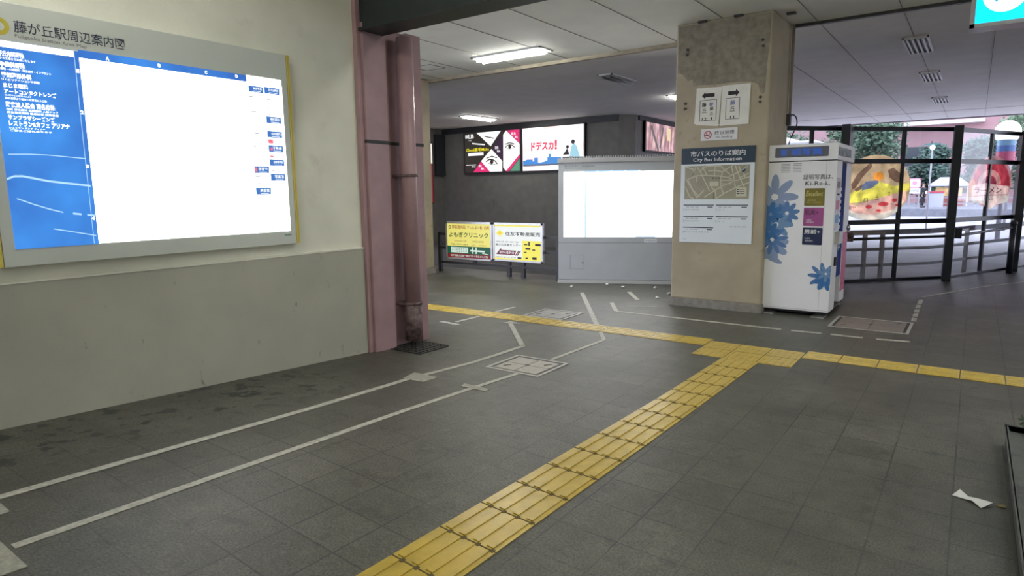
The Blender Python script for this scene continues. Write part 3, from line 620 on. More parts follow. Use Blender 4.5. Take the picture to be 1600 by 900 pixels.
F.text(b, '名古屋市交通局', -2.44, -2.23, 1.04, 1.058, .0146); F.text(b, '平成', -3.03, -2.98, .872, .886, .0146); F.ring(b, -2.292, 1.732, .024, .029, .0153, .0158)
b.build('grey_print', mat('grey_print', (.34, .36, .37), .6), BPN)

# ------------------------------------------------------------------ photo booth
PB = thing('photo_booth', 'white identity photo booth with blue flowers beside the beige pillar', 'photo booth', (-1.67, 8.7, 0))
F = FY(8.09); WH = mat('booth_white', (.86, .865, .875), .32, .025, 2)
b = MB(); b.box(-2.058, -1.29, 8.09, 8.44, .06, 1.812); b.box(-2.058, -1.95, 8.44, 9.3, .06, 1.812); b.build('cabinet', WH, PB, bevel=.008)
b = MB(); b.box(-2.058, -1.29, 8.085, 9.3, 1.822, 2.012); b.build('header', WH, PB, bevel=.006)
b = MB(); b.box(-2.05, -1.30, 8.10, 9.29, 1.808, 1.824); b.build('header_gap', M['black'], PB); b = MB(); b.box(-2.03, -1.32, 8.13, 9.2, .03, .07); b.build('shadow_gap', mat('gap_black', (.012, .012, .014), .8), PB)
b = MB(); b.box(-1.95, -1.315, 8.92, 9.3, .06, 1.812); b.build('rear_panel', WH, PB, bevel=.006)
b = MB(); b.box(-1.95, -1.5, 8.46, 8.90, .40, .46); b.tube([(-1.7, 8.68, .07), (-1.7, 8.68, .41)], .04); b.build('stool', mat('stool_grey', (.12, .12, .13), .6), PB)
b = MB(); b.box(-1.95, -1.30, 8.44, 8.92, .055, .075); b.build('booth_floor', M['darkmetal'], PB)
cu = MB(); n = 30; ring = [(-1.33 + .016 * sin(i * 1.1), 8.45 + .45 * i / n) for i in range(n + 1)]
cu.hull([(x, y, .42) for x, y in ring] + [(x - .01, y, .42) for x, y in reversed(ring)], [(x, y, 1.79) for x, y in ring] + [(x - .01, y, 1.79) for x, y in reversed(ring)])
CU = cu.build('curtain', mat('curtain_blue', (.03, .055, .25), .8, .1, 8), PB)
b = MB(); Fs = FX(-1.312)
for k in range(7): Fs.box(b, 8.50 + .0 * k, 8.62, 1.02 + .075 * k, 1.06 + .075 * k, 0.0, .003)
Fs.line(b, [(8.6, .78), (8.72, .84)], .02, 0, .003); Fs.line(b, [(8.6, .84), (8.72, .78)], .02, 0, .003); Fs.line(b, [(8.66, .75), (8.66, .87)], .02, 0, .003); Fs.box(b, 8.47, 8.88, .92, .94, 0, .003)
b.build('curtain_print', M['whiteink'], CU)
b = MB(); F.roundrect(b, -1.963, -1.386, 1.864, 1.978, .012, .002, .008); SW = b.build('sign_window', mat('window_grey', (.13, .14, .17), .25), PB)
b = MB(); F.text(b, '証明写真', -1.90, -1.45, 1.880, 1.962, .009, .035); b.build('sign_lettering', glow('booth_blue', (.04, .12, .50), .5), SW)
b = MB()
VG = mat('vent_grey', (.30, .31, .33), .5)
for (u0, u1) in ((-1.889, -1.789), (-1.755, -1.665)):
    b = MB()
    for k in range(6): F.box(b, u0, u1, 1.693 + .0185 * k, 1.699 + .0185 * k, .0, .003)
    b.build('vent', VG, PB)
b = MB()
F.box(b, -1.4015, -1.3995, .08, 1.805, 0, .0012); F.box(b, -2.055, -1.29, .078, .081, 0, .0012)
b.build('panel_seam', VG, PB)
b = MB(); F.text(b, '証明写真は、', -1.640, -1.325, 1.604, 1.662, .0015, .004); F.text(b, 'Ki-Re-i。', -1.615, -1.355, 1.532, 1.584, .0015, .006); b.build('slogan', M['ink'], PB)
SQ = {}
for nm, c, v0, v1 in (('gold_square', (.20, .165, .03), 1.302, 1.504), ('pink_square', (.36, .085, .27), 1.069, 1.281), ('navy_square', (.018, .028, .085), .849, 1.051)):
    b = MB(); F.roundrect(b, -1.616, -1.403, v0, v1, .01, 0, .0025); SQ[nm] = b.build(nm, mat(nm, c, .35, .12, 7), PB)
b = MB(); F.text(b, 'Excellent', -1.597, -1.418, 1.415, 1.470, .0032, .004, slant=.25); F.text(b, '・高級写真', -1.598, -1.49, 1.358, 1.376, .0032); F.text(b, '・美しい仕上がり', -1.598, -1.434, 1.333, 1.352, .0032); b.build('gold_lettering', mat('gold_ink', (.62, .58, .22), .5), SQ['gold_square'])
b = MB(); F.text(b, '肌美+', -1.604, -1.456, 1.196, 1.262, .0032, 0); b.build('dark_lettering', M['ink'], SQ['pink_square'])
for sq, rows in (('pink_square', ((1.14, '・お肌を'), (1.112, '美肌補正'))), ('navy_square', ((.926, '・お顔を'), (.897, '男前補正')))):
    b = MB()
    if sq == 'navy_square': F.text(b, '男前+', -1.600, -1.428, .978, 1.030, .0032, .02)
    for v, a in rows: F.text(b, a, -1.598 + (.012 if a[0] != '・' else 0), -1.528 if a[0] == '・' else -1.498, v - .010, v + .010, .0032)
    b.build('white_lettering', M['whiteink'], SQ[sq])
# printed flowers
FL = [mat('petal_a', (.27, .35, .52), .35), mat('petal_b', (.10, .21, .44), .35), mat('petal_c', (.045, .17, .42), .35), mat('petal_d', (.17, .30, .50), .35)]
layer = [0]
def flower(u, v, L, w, n, m, a0=0., hole=True, skip=()):
    b = MB(); layer[0] += 1; h = .0006 + .00028 * layer[0]
    for k in range(n):
        if k in skip: continue
        a = a0 + 2 * pi * k / n; ca, sa = cos(a), sin(a); pts = []
        for i in range(14):
            t = 2 * pi * i / 14; r, s = L * (.56 + .44 * cos(t)), w * sin(t)
            pts.append((max(-2.057, min(-1.291, u + r * ca - s * sa)), v + r * sa + s * ca))
        F.poly(b, pts, .0003, h + .00002 * k)
    o = b.build('printed_flower', m, PB)
    if hole: 
        b = MB(); F.disc(b, u, v, w * .75, .0003, h + .0006); b.build('flower_eye', WH, o)
flower(-1.947, 1.406, .268, .046, 8, FL[0], pi / 2 + .0)
flower(-1.955, .83, .20, .045, 8, FL[0], -.5, False, skip=(2, 3, 4, 5))
flower(-1.90, 1.16, .20, .040, 8, FL[3], .3)
flower(-1.80, 1.215, .145, .028, 9, FL[1], .2)
flower(-1.915, 1.08, .185, .036, 8, FL[3], .0)
flower(-1.985, 1.20, .15, .034, 8, FL[2], .6, False)
flower(-1.955, .90, .19, .026, 10, FL[1], .15)
flower(-1.99, .99, .13, .028, 8, FL[2], .9, False)
b = MB()
F.poly(b, [(-2.057 + .0, .715), (-2.045, .745), (-1.99, .735), (-1.88, .675), (-1.826, .630), (-1.835, .612), (-1.88, .610), (-1.97, .645), (-2.055, .70)], .0003, .0009)
F.poly(b, [(-2.057, .655), (-2.040, .60), (-2.028, .53), (-2.034, .47), (-2.05, .446), (-2.057, .45)], .0003, .0009)
b.build('printed_petal', FL[0], PB)
flower(-1.372, .485, .165, .024, 9, FL[1], pi / 2 + .1, False)
flower(-1.345, .445, .13, .024, 8, FL[2], .3, False); flower(-1.34, .52, .10, .018, 7, FL[3], .2)
for x, y, w in ((-1.95, 8.2, .06), (-1.40, 8.2, .068), (-1.38, 9.15, .05)):
    b = MB(); b.box(x - w, x + w, y - .17 if y < 9 else y - .05, y + .05, 0, .012); b.tube([(x, y, .01), (x, y, .065)], .025); b.build('foot', M['alu'], PB)
Fs = FX(-1.29)
SWM = mat('side_window', (.16, .15, .14), .2, .6, 25)
for q0, q1 in ((8.13, 8.51), (8.555, 8.99)):
    b = MB(); Fs.box(b, q0, q1, 1.868, 1.966, 0, .003); b.build('side_window', SWM, PB)
b = MB(); Fs.box(b, 8.12, 8.36, 1.02, 1.62, 0, .004); b.build('price_panel', mat('price_panel', (.60, .60, .64), .3, .3, 18), PB)
PKM = mat('pink_print', (.55, .12, .22), .4, .5, 30)
b = MB(); Fs.box(b, 8.13, 8.35, 1.26, 1.36, .004, .005); b.build('pink_print', PKM, PB)
b = MB(); Fs.box(b, 8.955, 9.28, .2, .95, -.0255, -.022); b.build('rear_poster', PKM, PB)
b = MB(); Fs.box(b, 8.13, 8.35, 1.10, 1.2, .004, .005); b.build('blue_print', mat('blue_print', (.05, .30, .62), .4), PB)
b = MB(); Fs.text(b, '証明写真', 8.14, 8.34, 1.50, 1.58, .0055, .01); Fs.box(b, 8.16, 8.32, 1.42, 1.44, .004, .005); b.build('side_lettering', M['ink'], PB)
b = MB(); Fs.box(b, 8.24, 8.36, .60, .70, 0, .02); b.build('coin_slot', M['ink'], PB)
b = MB(); Fs.box(b, 8.2, 8.40, .86, 1.0, 0, .05); b.build('photo_tray', M['alu'], PB)
b = MB(); b.tube([(-1.25, 8.86, 1.0), (-1.25, 8.90, 1.04), (-1.25, 8.93, 1.0), (-1.25, 8.9, .95)], .02, 8); b.build('mirror_bracket', M['alu'], PB)

# ------------------------------------------------------------------ bus map kiosk
K = R(25.1); F = Frame((-5.521, 8.978, 0), (cos(K), sin(K), 0), (sin(K), -cos(K), 0))
KI = thing('map_kiosk', 'grey free standing bus map kiosk with a glaring white lit screen beside the pillar', 'map kiosk', (-4.7, 9.36, 0))
b = MB(); F.box(b, 0, 1.9, .06, 1.955, -.36, 0); b.build('casing', M['steelgrey'], KI, bevel=.006)
b = MB(); F.box(b, -.01, 1.91, 1.955, 2.03, -.38, .02); b.build('cap', mat('cap_grey', (.40, .405, .40), .45), KI, bevel=.01)
b = MB()
for k in range(48): F.box(b, .06 + .0385 * k, .075 + .0385 * k, 2.03, 2.062, -.36, -.02)
b.build('roof_ribs', M['steelgrey'], KI)
b = MB(); F.box(b, -.012, 1.91, 0, .055, -.37, .015); b.build('plinth', mat('plinth_grey', (.46, .465, .45), .5), KI, bevel=.004)
KW = glow('kiosk_white', (1, 1, 1), 3.4)
b = MB(); F.box(b, .087, .432, .762, 1.815, .0, .004); b.build('lit_index', KW, KI)
b = MB(); F.box(b, .45, 1.815, .762, 1.808, .0, .004); LS = b.build('lit_screen', KW, KI)
b = MB(); F.box(b, .435, 1.3, 1.808, 1.826, .0, .004); F.box(b, .432, .45, .762, 1.81, .0, .004); F.box(b, 1.24, 1.56, .762, .772, .004, .005); b.build('blue_edge', glow('kiosk_blue', (.35, .62, .95), .9), KI)
b = MB()
for k in range(4): F.text(b, 'ABCD'[k], .62 + .22 * k, .64 + .22 * k, 1.809, 1.823, .005, .02)
b.build('grid_lettering', M['lit'], LS)
b = MB(); F.text(b, '藤が丘駅市バス路線案内図', .101, .582, 1.884, 1.916, .001, .002); F.box(b, .101, .50, 1.865, 1.869, 0, .001); b.build('title', M['greyink'], KI)
b = MB(); F.box(b, 0, 1.9, .666, .672, 0, .0015)
for q in ((.194, .423, .462, .466), (.194, .423, .235, .239), (.194, .200, .237, .464), (.419, .423, .237, .464)): F.box(b, q[0], q[1], q[2], q[3], 0, .0015)
b.build('panel_seam', M['greyink'], KI)
b = MB(); F.disc(b, .402, .341, .012, 0, .006); b.build('lock', M['darkmetal'], KI)
b = MB(); F.box(b, 1.384, 1.582, .674, .731, 0, .003); LPL = b.build('label_plate', M['white'], KI)
b = MB(); F.text(b, 'A-Express', 1.40, 1.565, .688, .716, .004, .006); b.build('label_lettering', mat('label_blue', (.06, .16, .40), .5), LPL)

# ------------------------------------------------------------------ railing and the two small signs
RL = thing('railing', 'dark metal railing carrying two small advertising signs along the bus lane', 'railing', (-7.0, 9.17, 0))
for x in (-8.315, -7.46, -6.67, -6.36, -5.65):
    b = MB(); b.box(x - .03, x + .03, 9.15, 9.21, 0 if x != -7.46 else .2, .76 if x < -8 else .72); b.build('post', M['rail'], RL)
for z in (.73, .47, .19):
    b = MB(); b.box(-8.315, -5.62, 9.155, 9.205, z - .022, z + .022); b.build('rail', M['rail'], RL)
def small_sign(name, label, u0, u1, v0, v1):
    o = thing(name, label, 'sign', ((u0 + u1) / 2, 9.12, v0), 'advertising signs on the railing')
    b = MB(); F.box(b, u0, u1, v0, v1, -.045, 0)
    F.box(b, u0, u1, v1 - .035, v1, 0, .012); F.box(b, u0, u1, v0, v0 + .03, 0, .012); F.box(b, u0, u0 + .035, v0, v1, 0, .012); F.box(b, u1 - .035, u1, v0, v1, 0, .012)
    b.build('frame', M['alu'], o); return o
F = FY(9.10)
YC = small_sign('clinic_sign', 'yellow and green clinic sign with green lettering on the railing', -8.085, -6.985, .270, .968)
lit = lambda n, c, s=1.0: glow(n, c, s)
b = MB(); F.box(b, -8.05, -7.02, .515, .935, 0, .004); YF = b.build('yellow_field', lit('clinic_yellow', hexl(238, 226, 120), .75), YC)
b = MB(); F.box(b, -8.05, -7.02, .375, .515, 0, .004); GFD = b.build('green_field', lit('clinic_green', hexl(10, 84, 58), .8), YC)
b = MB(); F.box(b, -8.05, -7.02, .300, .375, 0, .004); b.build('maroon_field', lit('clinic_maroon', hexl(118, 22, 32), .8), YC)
b = MB(); F.text(b, '呼吸器内科', -7.93, -7.60, .830, .905, .005, .01); RSL = mat('sign_red', (.42, .07, .03), .5); b.build('red_lettering', RSL, YF); b = MB(); F.text(b, 'アレルギー科', -7.565, -7.205, .830, .900, .005, .01); b.build('red_lettering', RSL, YF); b = MB(); F.text(b, '内科', -7.165, -7.045, .835, .900, .005, .01); b.build('red_lettering', RSL, YF)
b = MB(); F.text(b, 'よもぎクリニック', -8.01, -7.07, .680, .778, .005, .022); GSL = mat('sign_green', (.012, .10, .03), .5); b.build('clinic_lettering', GSL, YF); b = MB(); F.ring(b, -7.985, .868, .018, .03, .004, .005); b.build('round_logo', GSL, YF); b = MB(); F.text(b, 'TEL 777-1961', -7.965, -7.56, .533, .560, .005, .01); b.build('phone_lettering', GSL, YF)
b = MB(); F.text(b, '平日午前九時より診療', -7.88, -7.59, .592, .630, .005); F.text(b, '土曜午後休診 駐車場有', -7.46, -7.18, .592, .630, .005); F.text(b, '予約可', -7.47, -7.37, .530, .556, .005); F.text(b, '名東区藤が丘', -7.28, -7.12, .528, .556, .005); b.build('brown_lettering', mat('sign_brown', (.30, .22, .08), .5), YF)
b = MB(); F.box(b, -7.965, -7.555, .392, .495, .004, .005)
for u in (-7.44, -7.36): F.line(b, [(u, .505), (u, .385)], .025, .004, .005)
F.line(b, [(-7.50, .440), (-7.16, .435)], .03, .004, .005); F.line(b, [(-7.22, .40), (-7.08, .385)], .012, .004, .005)
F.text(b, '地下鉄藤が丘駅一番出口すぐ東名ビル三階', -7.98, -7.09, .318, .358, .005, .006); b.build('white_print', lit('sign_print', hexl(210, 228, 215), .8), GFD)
b = MB()
for i in range(7):
    for j in range(3): F.box(b, -7.94 + .055 * i, -7.915 + .055 * i, .405 + .03 * j, .418 + .03 * j, .005, .0055)
b.build('timetable_print', mat('table_green', (.05, .25, .16), .5), GFD)
SR = small_sign('estate_sign', 'white estate agency sign with yellow diamond logo and map on the railing', -6.968, -5.905, .290, .968)
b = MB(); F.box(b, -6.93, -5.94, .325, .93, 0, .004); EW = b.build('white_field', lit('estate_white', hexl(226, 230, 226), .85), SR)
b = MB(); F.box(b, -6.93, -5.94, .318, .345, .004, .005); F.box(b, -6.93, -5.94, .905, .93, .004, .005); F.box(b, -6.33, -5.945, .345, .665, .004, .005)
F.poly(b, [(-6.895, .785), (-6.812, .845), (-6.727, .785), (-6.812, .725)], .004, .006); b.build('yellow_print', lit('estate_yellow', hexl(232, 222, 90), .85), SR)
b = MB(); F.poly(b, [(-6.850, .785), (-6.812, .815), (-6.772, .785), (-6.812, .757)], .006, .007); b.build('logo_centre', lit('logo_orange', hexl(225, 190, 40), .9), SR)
b = MB(); F.text(b, '住友不動産販売', -6.690, -5.953, .742, .812, .005, .012); F.text(b, '不動産の売買・賃貸・相続のご相談', -6.905, -6.41, .622, .646, .005); F.text(b, '藤が丘営業センター', -6.908, -6.360, .560, .602, .005, .006)
F.text(b, '名東区藤が丘 電話 〇五二 受付十時', -6.905, -6.47, .348, .372, .005); F.box(b, -6.43, -6.35, .345, .372, .004, .0052)
for (u, v, w, h) in ((-6.29, .59, .07, .02), (-6.20, .58, .03, .07), (-6.06, .585, .12, .035), (-6.26, .51, .10, .035), (-6.12, .50, .06, .02), (-6.29, .455, .05, .018), (-6.26, .35, .05, .025), (-6.12, .345, .09, .04)): F.box(b, u, u + w, v, v + h, .005, .0056)
b.build('dark_print', M['ink'], EW)
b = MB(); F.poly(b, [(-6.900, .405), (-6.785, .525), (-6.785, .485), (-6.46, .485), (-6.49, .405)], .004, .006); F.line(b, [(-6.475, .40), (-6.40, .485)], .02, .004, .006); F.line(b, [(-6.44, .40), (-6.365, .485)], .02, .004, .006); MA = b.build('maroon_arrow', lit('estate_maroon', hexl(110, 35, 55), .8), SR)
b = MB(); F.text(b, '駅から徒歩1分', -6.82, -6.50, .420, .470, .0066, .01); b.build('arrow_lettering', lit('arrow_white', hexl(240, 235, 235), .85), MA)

# ------------------------------------------------------------------ lit posters on the far wall
def lightbox(name, label, F, u0, u1, v0, v1, fr=.045, d=.08):
    o = thing(name, label, 'poster', tuple(F.p((u0 + u1) / 2, v0, 0)), 'lit posters on the bus lane walls')
    b = MB(); F.box(b, u0 - fr, u1 + fr, v0 - fr, v1 + fr, 0, d - .012)
    F.box(b, u0 - fr, u1 + fr, v1, v1 + fr, 0, d); F.box(b, u0 - fr, u1 + fr, v0 - fr, v0, 0, d); F.box(b, u0 - fr, u0, v0, v1, 0, d); F.box(b, u1, u1 + fr, v0, v1, 0, d); b.build('frame', M['darkframe'], o); return o
F = FY(15.95); n0 = .068
P1 = lightbox('lit_poster', 'dark lit poster with diamond photographs of eyes on the far wall', F, -13.22, -11.10, 2.12, 3.345)
b = MB(); F.box(b, -13.22, -11.10, 2.12, 3.345, n0, n0 + .004); b.build('dark_field', lit('poster_black', (.030, .026, .022), .9), P1)
SK = lit('poster_skin', (.95, .93, .90), 1.1)
b = MB(); F.poly(b, [(-12.74, 3.335), (-11.80, 3.335), (-12.19, 2.90)], n0 + .004, n0 + .006)
F.poly(b, [(-12.165, 2.815), (-11.755, 2.434), (-11.765, 2.13), (-12.235, 2.13), (-12.575, 2.465)], n0 + .004, n0 + .006)
F.poly(b, [(-11.71, 3.22), (-11.60, 3.335), (-11.11, 2.92), (-11.11, 2.62), (-11.61, 2.13), (-11.72, 2.24)], n0 + .004, n0 + .006); b.build('face_photo', SK, P1)
b = MB(); F.poly(b, [(-12.90, 2.13), (-12.587, 2.455), (-12.24, 2.13)], n0 + .004, n0 + .006); F.poly(b, [(-11.58, 3.335), (-11.11, 3.335), (-11.11, 2.935)], n0 + .004, n0 + .0062); F.poly(b, [(-11.11, 2.62), (-11.11, 2.52), (-11.50, 2.13), (-11.63, 2.13)], n0 + .004, n0 + .0064); b.build('pink_field', lit('poster_pink', hexl(222, 50, 118), .9), P1)
b = MB(); F.poly(b, [(-12.13, 2.83), (-11.745, 3.22), (-11.745, 2.44)], n0 + .004, n0 + .0055); b.build('purple_field', lit('poster_purple', hexl(58, 38, 62), .9), P1)
b = MB(); F.poly(b, [(-11.11, 2.50), (-11.11, 2.13), (-11.47, 2.13)], n0 + .004, n0 + .006); b.build('green_field', lit('poster_green', hexl(92, 150, 122), .9), P1)
def eye(u, v, s, rot=0.):
    pts = lambda L: [(u + s * (x * cos(rot) - y * sin(rot)), v + s * (x * sin(rot) + y * cos(rot))) for x, y in L]
    F.line(b, pts([(-1, -.1), (-.6, .25), (0, .38), (.6, .22), (1, -.15)]), s * .16, n0 + .006, n0 + .008)
    F.line(b, pts([(-.7, -.2), (0, -.32), (.7, -.2)]), s * .06, n0 + .006, n0 + .008)
    F.disc(b, *pts([(0, .02)])[0], s * .30, n0 + .006, n0 + .0078, seg=14)
b = MB(); eye(-12.16, 2.42, .22, -.15); eye(-11.47, 2.84, .18, .05); F.line(b, [(-12.42, 3.21), (-12.2, 3.16), (-12.07, 3.13)], .03, n0 + .006, n0 + .008); F.line(b, [(-12.37, 2.54), (-12.15, 2.60), (-11.95, 2.54)], .03, n0 + .006, n0 + .008); F.line(b, [(-11.63, 2.93), (-11.48, 2.97), (-11.3, 2.92)], .03, n0 + .006, n0 + .008); b.build('eye_print', mat('eye_dark', (.05, .035, .03), .6), P1)
b = MB(); F.text(b, 'LB', -13.07, -12.85, 3.17, 3.30, n0 + .006, .03); F.box(b, -13.19, -13.15, 3.18, 3.28, n0 + .004, n0 + .006); F.box(b, -13.13, -13.10, 3.18, 3.28, n0 + .004, n0 + .006); F.text(b, 'make', -13.06, -12.95, 3.10, 3.13, n0 + .006)
F.line(b, [(-12.92, 3.02), (-12.7, 2.99), (-12.42, 2.96)], .035, n0 + .004, n0 + .006); F.box(b, -13.09, -12.48, 2.64, 2.73, n0 + .004, n0 + .006); F.line(b, [(-13.18, 2.36), (-12.78, 2.36)], .02, n0 + .004, n0 + .006); F.text(b, '藤が丘', -12.95, -12.8, 2.28, 2.33, n0 + .006, .02)
F.text(b, '目元', -12.02, -11.90, 2.80, 2.89, n0 + .0062, .03); F.text(b, '美人', -11.95, -11.82, 2.70, 2.78, n0 + .0062, .03); F.text(b, '眉毛', -12.68, -12.56, 2.28, 2.36, n0 + .0068, .03); F.text(b, '美人', -12.58, -12.46, 2.20, 2.27, n0 + .0068, .03); F.text(b, '目力', -11.40, -11.25, 3.18, 3.27, n0 + .0068, .03); F.text(b, '美人', -11.28, -11.17, 3.09, 3.16, n0 + .0068, .02); b.build('white_lettering', lit('poster_white', (1, 1, 1), 1.0), P1)
b = MB(); F.text(b, 'Cloud眉毛Make', -13.17, -12.26, 2.765, 2.88, n0 + .006, .025); b.build('yellow_lettering', lit('poster_yellow', hexl(240, 225, 40), .9), P1)
def blush_print():
    m = glow('poster_blush', (1, .97, .97), 1.3); t = m.node_tree; n = t.nodes; tc = n.new('ShaderNodeTexCoord'); nz = n.new('ShaderNodeTexNoise'); nz.inputs['Scale'].default_value = 1.1
    t.links.new(tc.outputs['Object'], nz.inputs['Vector']); cr = n.new('ShaderNodeValToRGB'); e = cr.color_ramp.elements; e[0].position = .36; e[0].color = (.80, .52, .50, 1); e[1].position = .52; e[1].color = (1, .95, .95, 1)
    t.links.new(nz.outputs['Fac'], cr.inputs['Fac']); t.links.new(cr.outputs['Color'], n['Principled BSDF'].inputs['Emission Color']); return m
P2 = lightbox('lit_poster.001', 'white lit poster with pink katakana title over a blue city skyline', F, -11.00, -8.94, 2.12, 3.345)
b = MB(); F.box(b, -11.00, -8.94, 2.12, 3.345, n0, n0 + .004); b.build('white_field', blush_print(), P2)
b = MB(); F.text(b, 'ドデスカ', -10.70, -9.92, 2.68, 2.955, n0 + .006, .05); F.text(b, '!', -9.89, -9.80, 2.69, 2.97, n0 + .006, .05); b.build('title', lit('title_pink', hexl(228, 52, 92), .9), P2)
b = MB(); pts = [(-10.99, 2.26)]
rnd = random.Random(5); u = -10.99
while u < -9.15:
    w = rnd.uniform(.05, .14); h = 2.33 + rnd.uniform(.0, .12) + (.14 if -10.2 < u < -9.75 else 0) + (.08 if -10.6 < u < -10.5 else 0); pts += [(u, h), (min(u + w, -9.0), h)]; u += w
pts += [(-9.0, 2.26)]; F.poly(b, pts, n0 + .004, n0 + .006); b.build('skyline_print', lit('skyline_blue', hexl(70, 140, 215), .9), P2)
b = MB(); F.box(b, -10.99, -9.0, 2.25, 2.30, n0 + .004, n0 + .0066); F.text(b, 'メ~テレ', -10.4, -10.25, 2.175, 2.20, n0 + .006); b.build('ground_print', lit('ground_grey', hexl(95, 105, 130), .9), P2)
b = MB(); F.poly(b, [(-9.62, 2.53), (-9.40, 2.53), (-9.42, 2.60), (-9.47, 2.72), (-9.55, 2.60)], n0 + .004, n0 + .006); F.disc(b, -9.46, 2.75, .05, n0 + .004, n0 + .006, seg=12); F.disc(b, -9.28, 2.88, .06, n0 + .004, n0 + .0068, seg=12); b.build('figure_print', mat('figure_dark', (.04, .04, .06), .6), P2)
b = MB(); F.poly(b, [(-9.40, 2.45), (-9.05, 2.45), (-9.15, 2.75), (-9.26, 2.86), (-9.34, 2.75)], n0 + .004, n0 + .006); b.build('dress_print', lit('dress_blue', hexl(160, 210, 228), .9), P2)
F = FX(-7.6)
P3 = lightbox('lit_poster.002', 'lit poster of a pink evening street on the side wall above the kiosk', F, 16.85, 18.95, 2.62, 3.38)
def street_print():
    m = bpy.data.materials.new('evening_street_print'); m.use_nodes = True; t = m.node_tree; n = t.nodes; b = n['Principled BSDF']
    tc = n.new('ShaderNodeTexCoord'); mp = n.new('ShaderNodeMapping'); mp.inputs['Scale'].default_value = (1, 5.5, 1.6); t.links.new(tc.outputs['Object'], mp.inputs['Vector'])
    nz = n.new('ShaderNodeTexNoise'); nz.inputs['Scale'].default_value = 1.3; nz.inputs['Detail'].default_value = 5; t.links.new(mp.outputs['Vector'], nz.inputs['Vector'])
    cr = n.new('ShaderNodeValToRGB'); e = cr.color_ramp.elements; e[0].position = .33; e[0].color = (.20, .15, .17, 1); e[1].position = .66; e[1].color = (1, .66, .50, 1)
    for p, c in ((.44, (.42, .18, .20, 1)), (.54, (.55, .36, .38, 1)), (.62, (.85, .55, .62, 1))):
        x = e.new(p); x.color = c
    t.links.new(nz.outputs['Fac'], cr.inputs['Fac']); t.links.new(cr.outputs['Color'], b.inputs['Emission Color']); b.inputs['Emission Strength'].default_value = .95; b.inputs['Base Color'].default_value = (.1, .08, .08, 1); return m
b = MB(); F.box(b, 16.85, 18.95, 2.62, 3.38, n0, n0 + .004); b.build('street_photo', street_print(), P3)
b = MB(); F.line(b, [(17.2, 3.3), (17.75, 2.62)], .12, n0 + .004, n0 + .006); F.line(b, [(18.05, 3.3), (17.85, 2.7)], .1, n0 + .004, n0 + .006); b.build('tree_print', lit('tree_print', (.16, .13, .14), .8), P3)
b = MB(); F.box(b, 18.35, 18.62, 2.95, 3.3, n0 + .004, n0 + .006); b.build('lamp_print', lit('lamp_print', (.85, .68, .40), .9), P3)
P4 = lightbox('lit_poster.003', 'lit poster at the far edge of the side wall, next to the evening street', F, 19.15, 21.2, 2.62, 3.38)
b = MB(); F.box(b, 19.15, 21.2, 2.62, 3.38, n0, n0 + .004); b.build('photo', lit('pale_pink_print', (.55, .30, .38), .8), P4)
F = FX(-14.2)
P5 = lightbox('lit_sign', 'narrow white and red lit sign on the dark end wall', F, 14.75, 15.33, 1.2, 3.05, .03, .08)
b = MB(); F.box(b, 14.75, 15.33, 2.43, 3.05, .068, .074); b.build('white_field', lit('end_white', (1, .95, .85), 1.0), P5)
b = MB(); F.box(b, 14.75, 15.33, 1.2, 2.43, .068, .074); b.build('red_field', lit('end_red', (.30, .03, .035), .8), P5)
b = MB(); F.box(b, 15.5, 15.93, 2.05, 3.35, .002, .1); tag(b.build('notice_case', M['darkframe']), 'dark notice case on the end wall in the corner', 'notice case')

# ------------------------------------------------------------------ ceiling lights and grilles
FC = lambda z: Frame((0, 0, z), (1, 0, 0), (0, 0, -1), (0, 1, 0))
def tube_light(name, label, x0, x1, y0, y1, z, on=True, power=None, group='strip lights in the ceiling'):
    o = thing(name, label, 'ceiling light', ((x0 + x1) / 2, (y0 + y1) / 2, z), group)
    along_x = (x1 - x0) > (y1 - y0)
    f = MB(); w = .03
    f.box(x0, x1, y0, y0 + w, z - .02, z + .001); f.box(x0, x1, y1 - w, y1, z - .02, z + .001); f.box(x0, x0 + w, y0, y1, z - .02, z + .001); f.box(x1 - w, x1, y0, y1, z - .02, z + .001)
    f.build('frame', M['white'], o)
    r = MB(); r.box(x0 + .01, x1 - .01, y0 + .01, y1 - .01, z - .004, z - .001); r.build('reflector', M['white'] if not on else glow('reflector_%s' % name, (1, 1, .93), (power or LAMP) * .6), o)
    for s in (-.07, .07):
        t = MB()
        if along_x: yc = (y0 + y1) / 2 + s; t.tube([(x0 + .05, yc, z - .045), (x1 - .05, yc, z - .045)], .016, 10)
        else: xc = (x0 + x1) / 2 + s; t.tube([(xc, y0 + .05, z - .045), (xc, y1 - .05, z - .045)], .016, 10)
        t.build('tube', glow('tube_%s' % name, (1, 1, .93), power or LAMP) if on else mat('dead_tube', (.10, .10, .10), .4), o)
    return o
tube_light('ceiling_light', 'burning strip light set across the ceiling near the steel beam', -6.39, -5.13, 7.86, 8.19, 3.527)
tube_light('ceiling_light', 'small burning strip light over the bus lane, above the dark poster', -11.35, -11.0, 13.4, 14.7, 3.527)
tube_light('ceiling_light', 'dead strip light with dark tubes above the map kiosk', -5.59, -5.29, 10.39, 11.42, 3.527, on=False)
tube_light('ceiling_light', 'burning strip light half hidden behind the beige pillar', -5.58, -5.28, 13.5, 14.6, 3.527)
for i, (x, y) in enumerate(((-3.2, 1.4), (.6, 1.4), (4.2, 1.4), (-1.2, -2.6), (3.4, -2.6))):
    tube_light('ceiling_light', 'burning strip light above the near side of the beam', x - .63, x + .63, y - .15, y + .15, 3.9, power=NEAR_LAMP, group='strip lights near the viewer')
for x in (-1.7, 1.4, 4.6):
    tube_light('ceiling_light', 'unseen strip light added in the ceiling just behind the steel beam', x - .63, x + .63, 4.75, 5.07, 3.527, power=44, group='strip lights added behind the beam')  # unseen row, added to brighten the booth, pillar front and ceiling
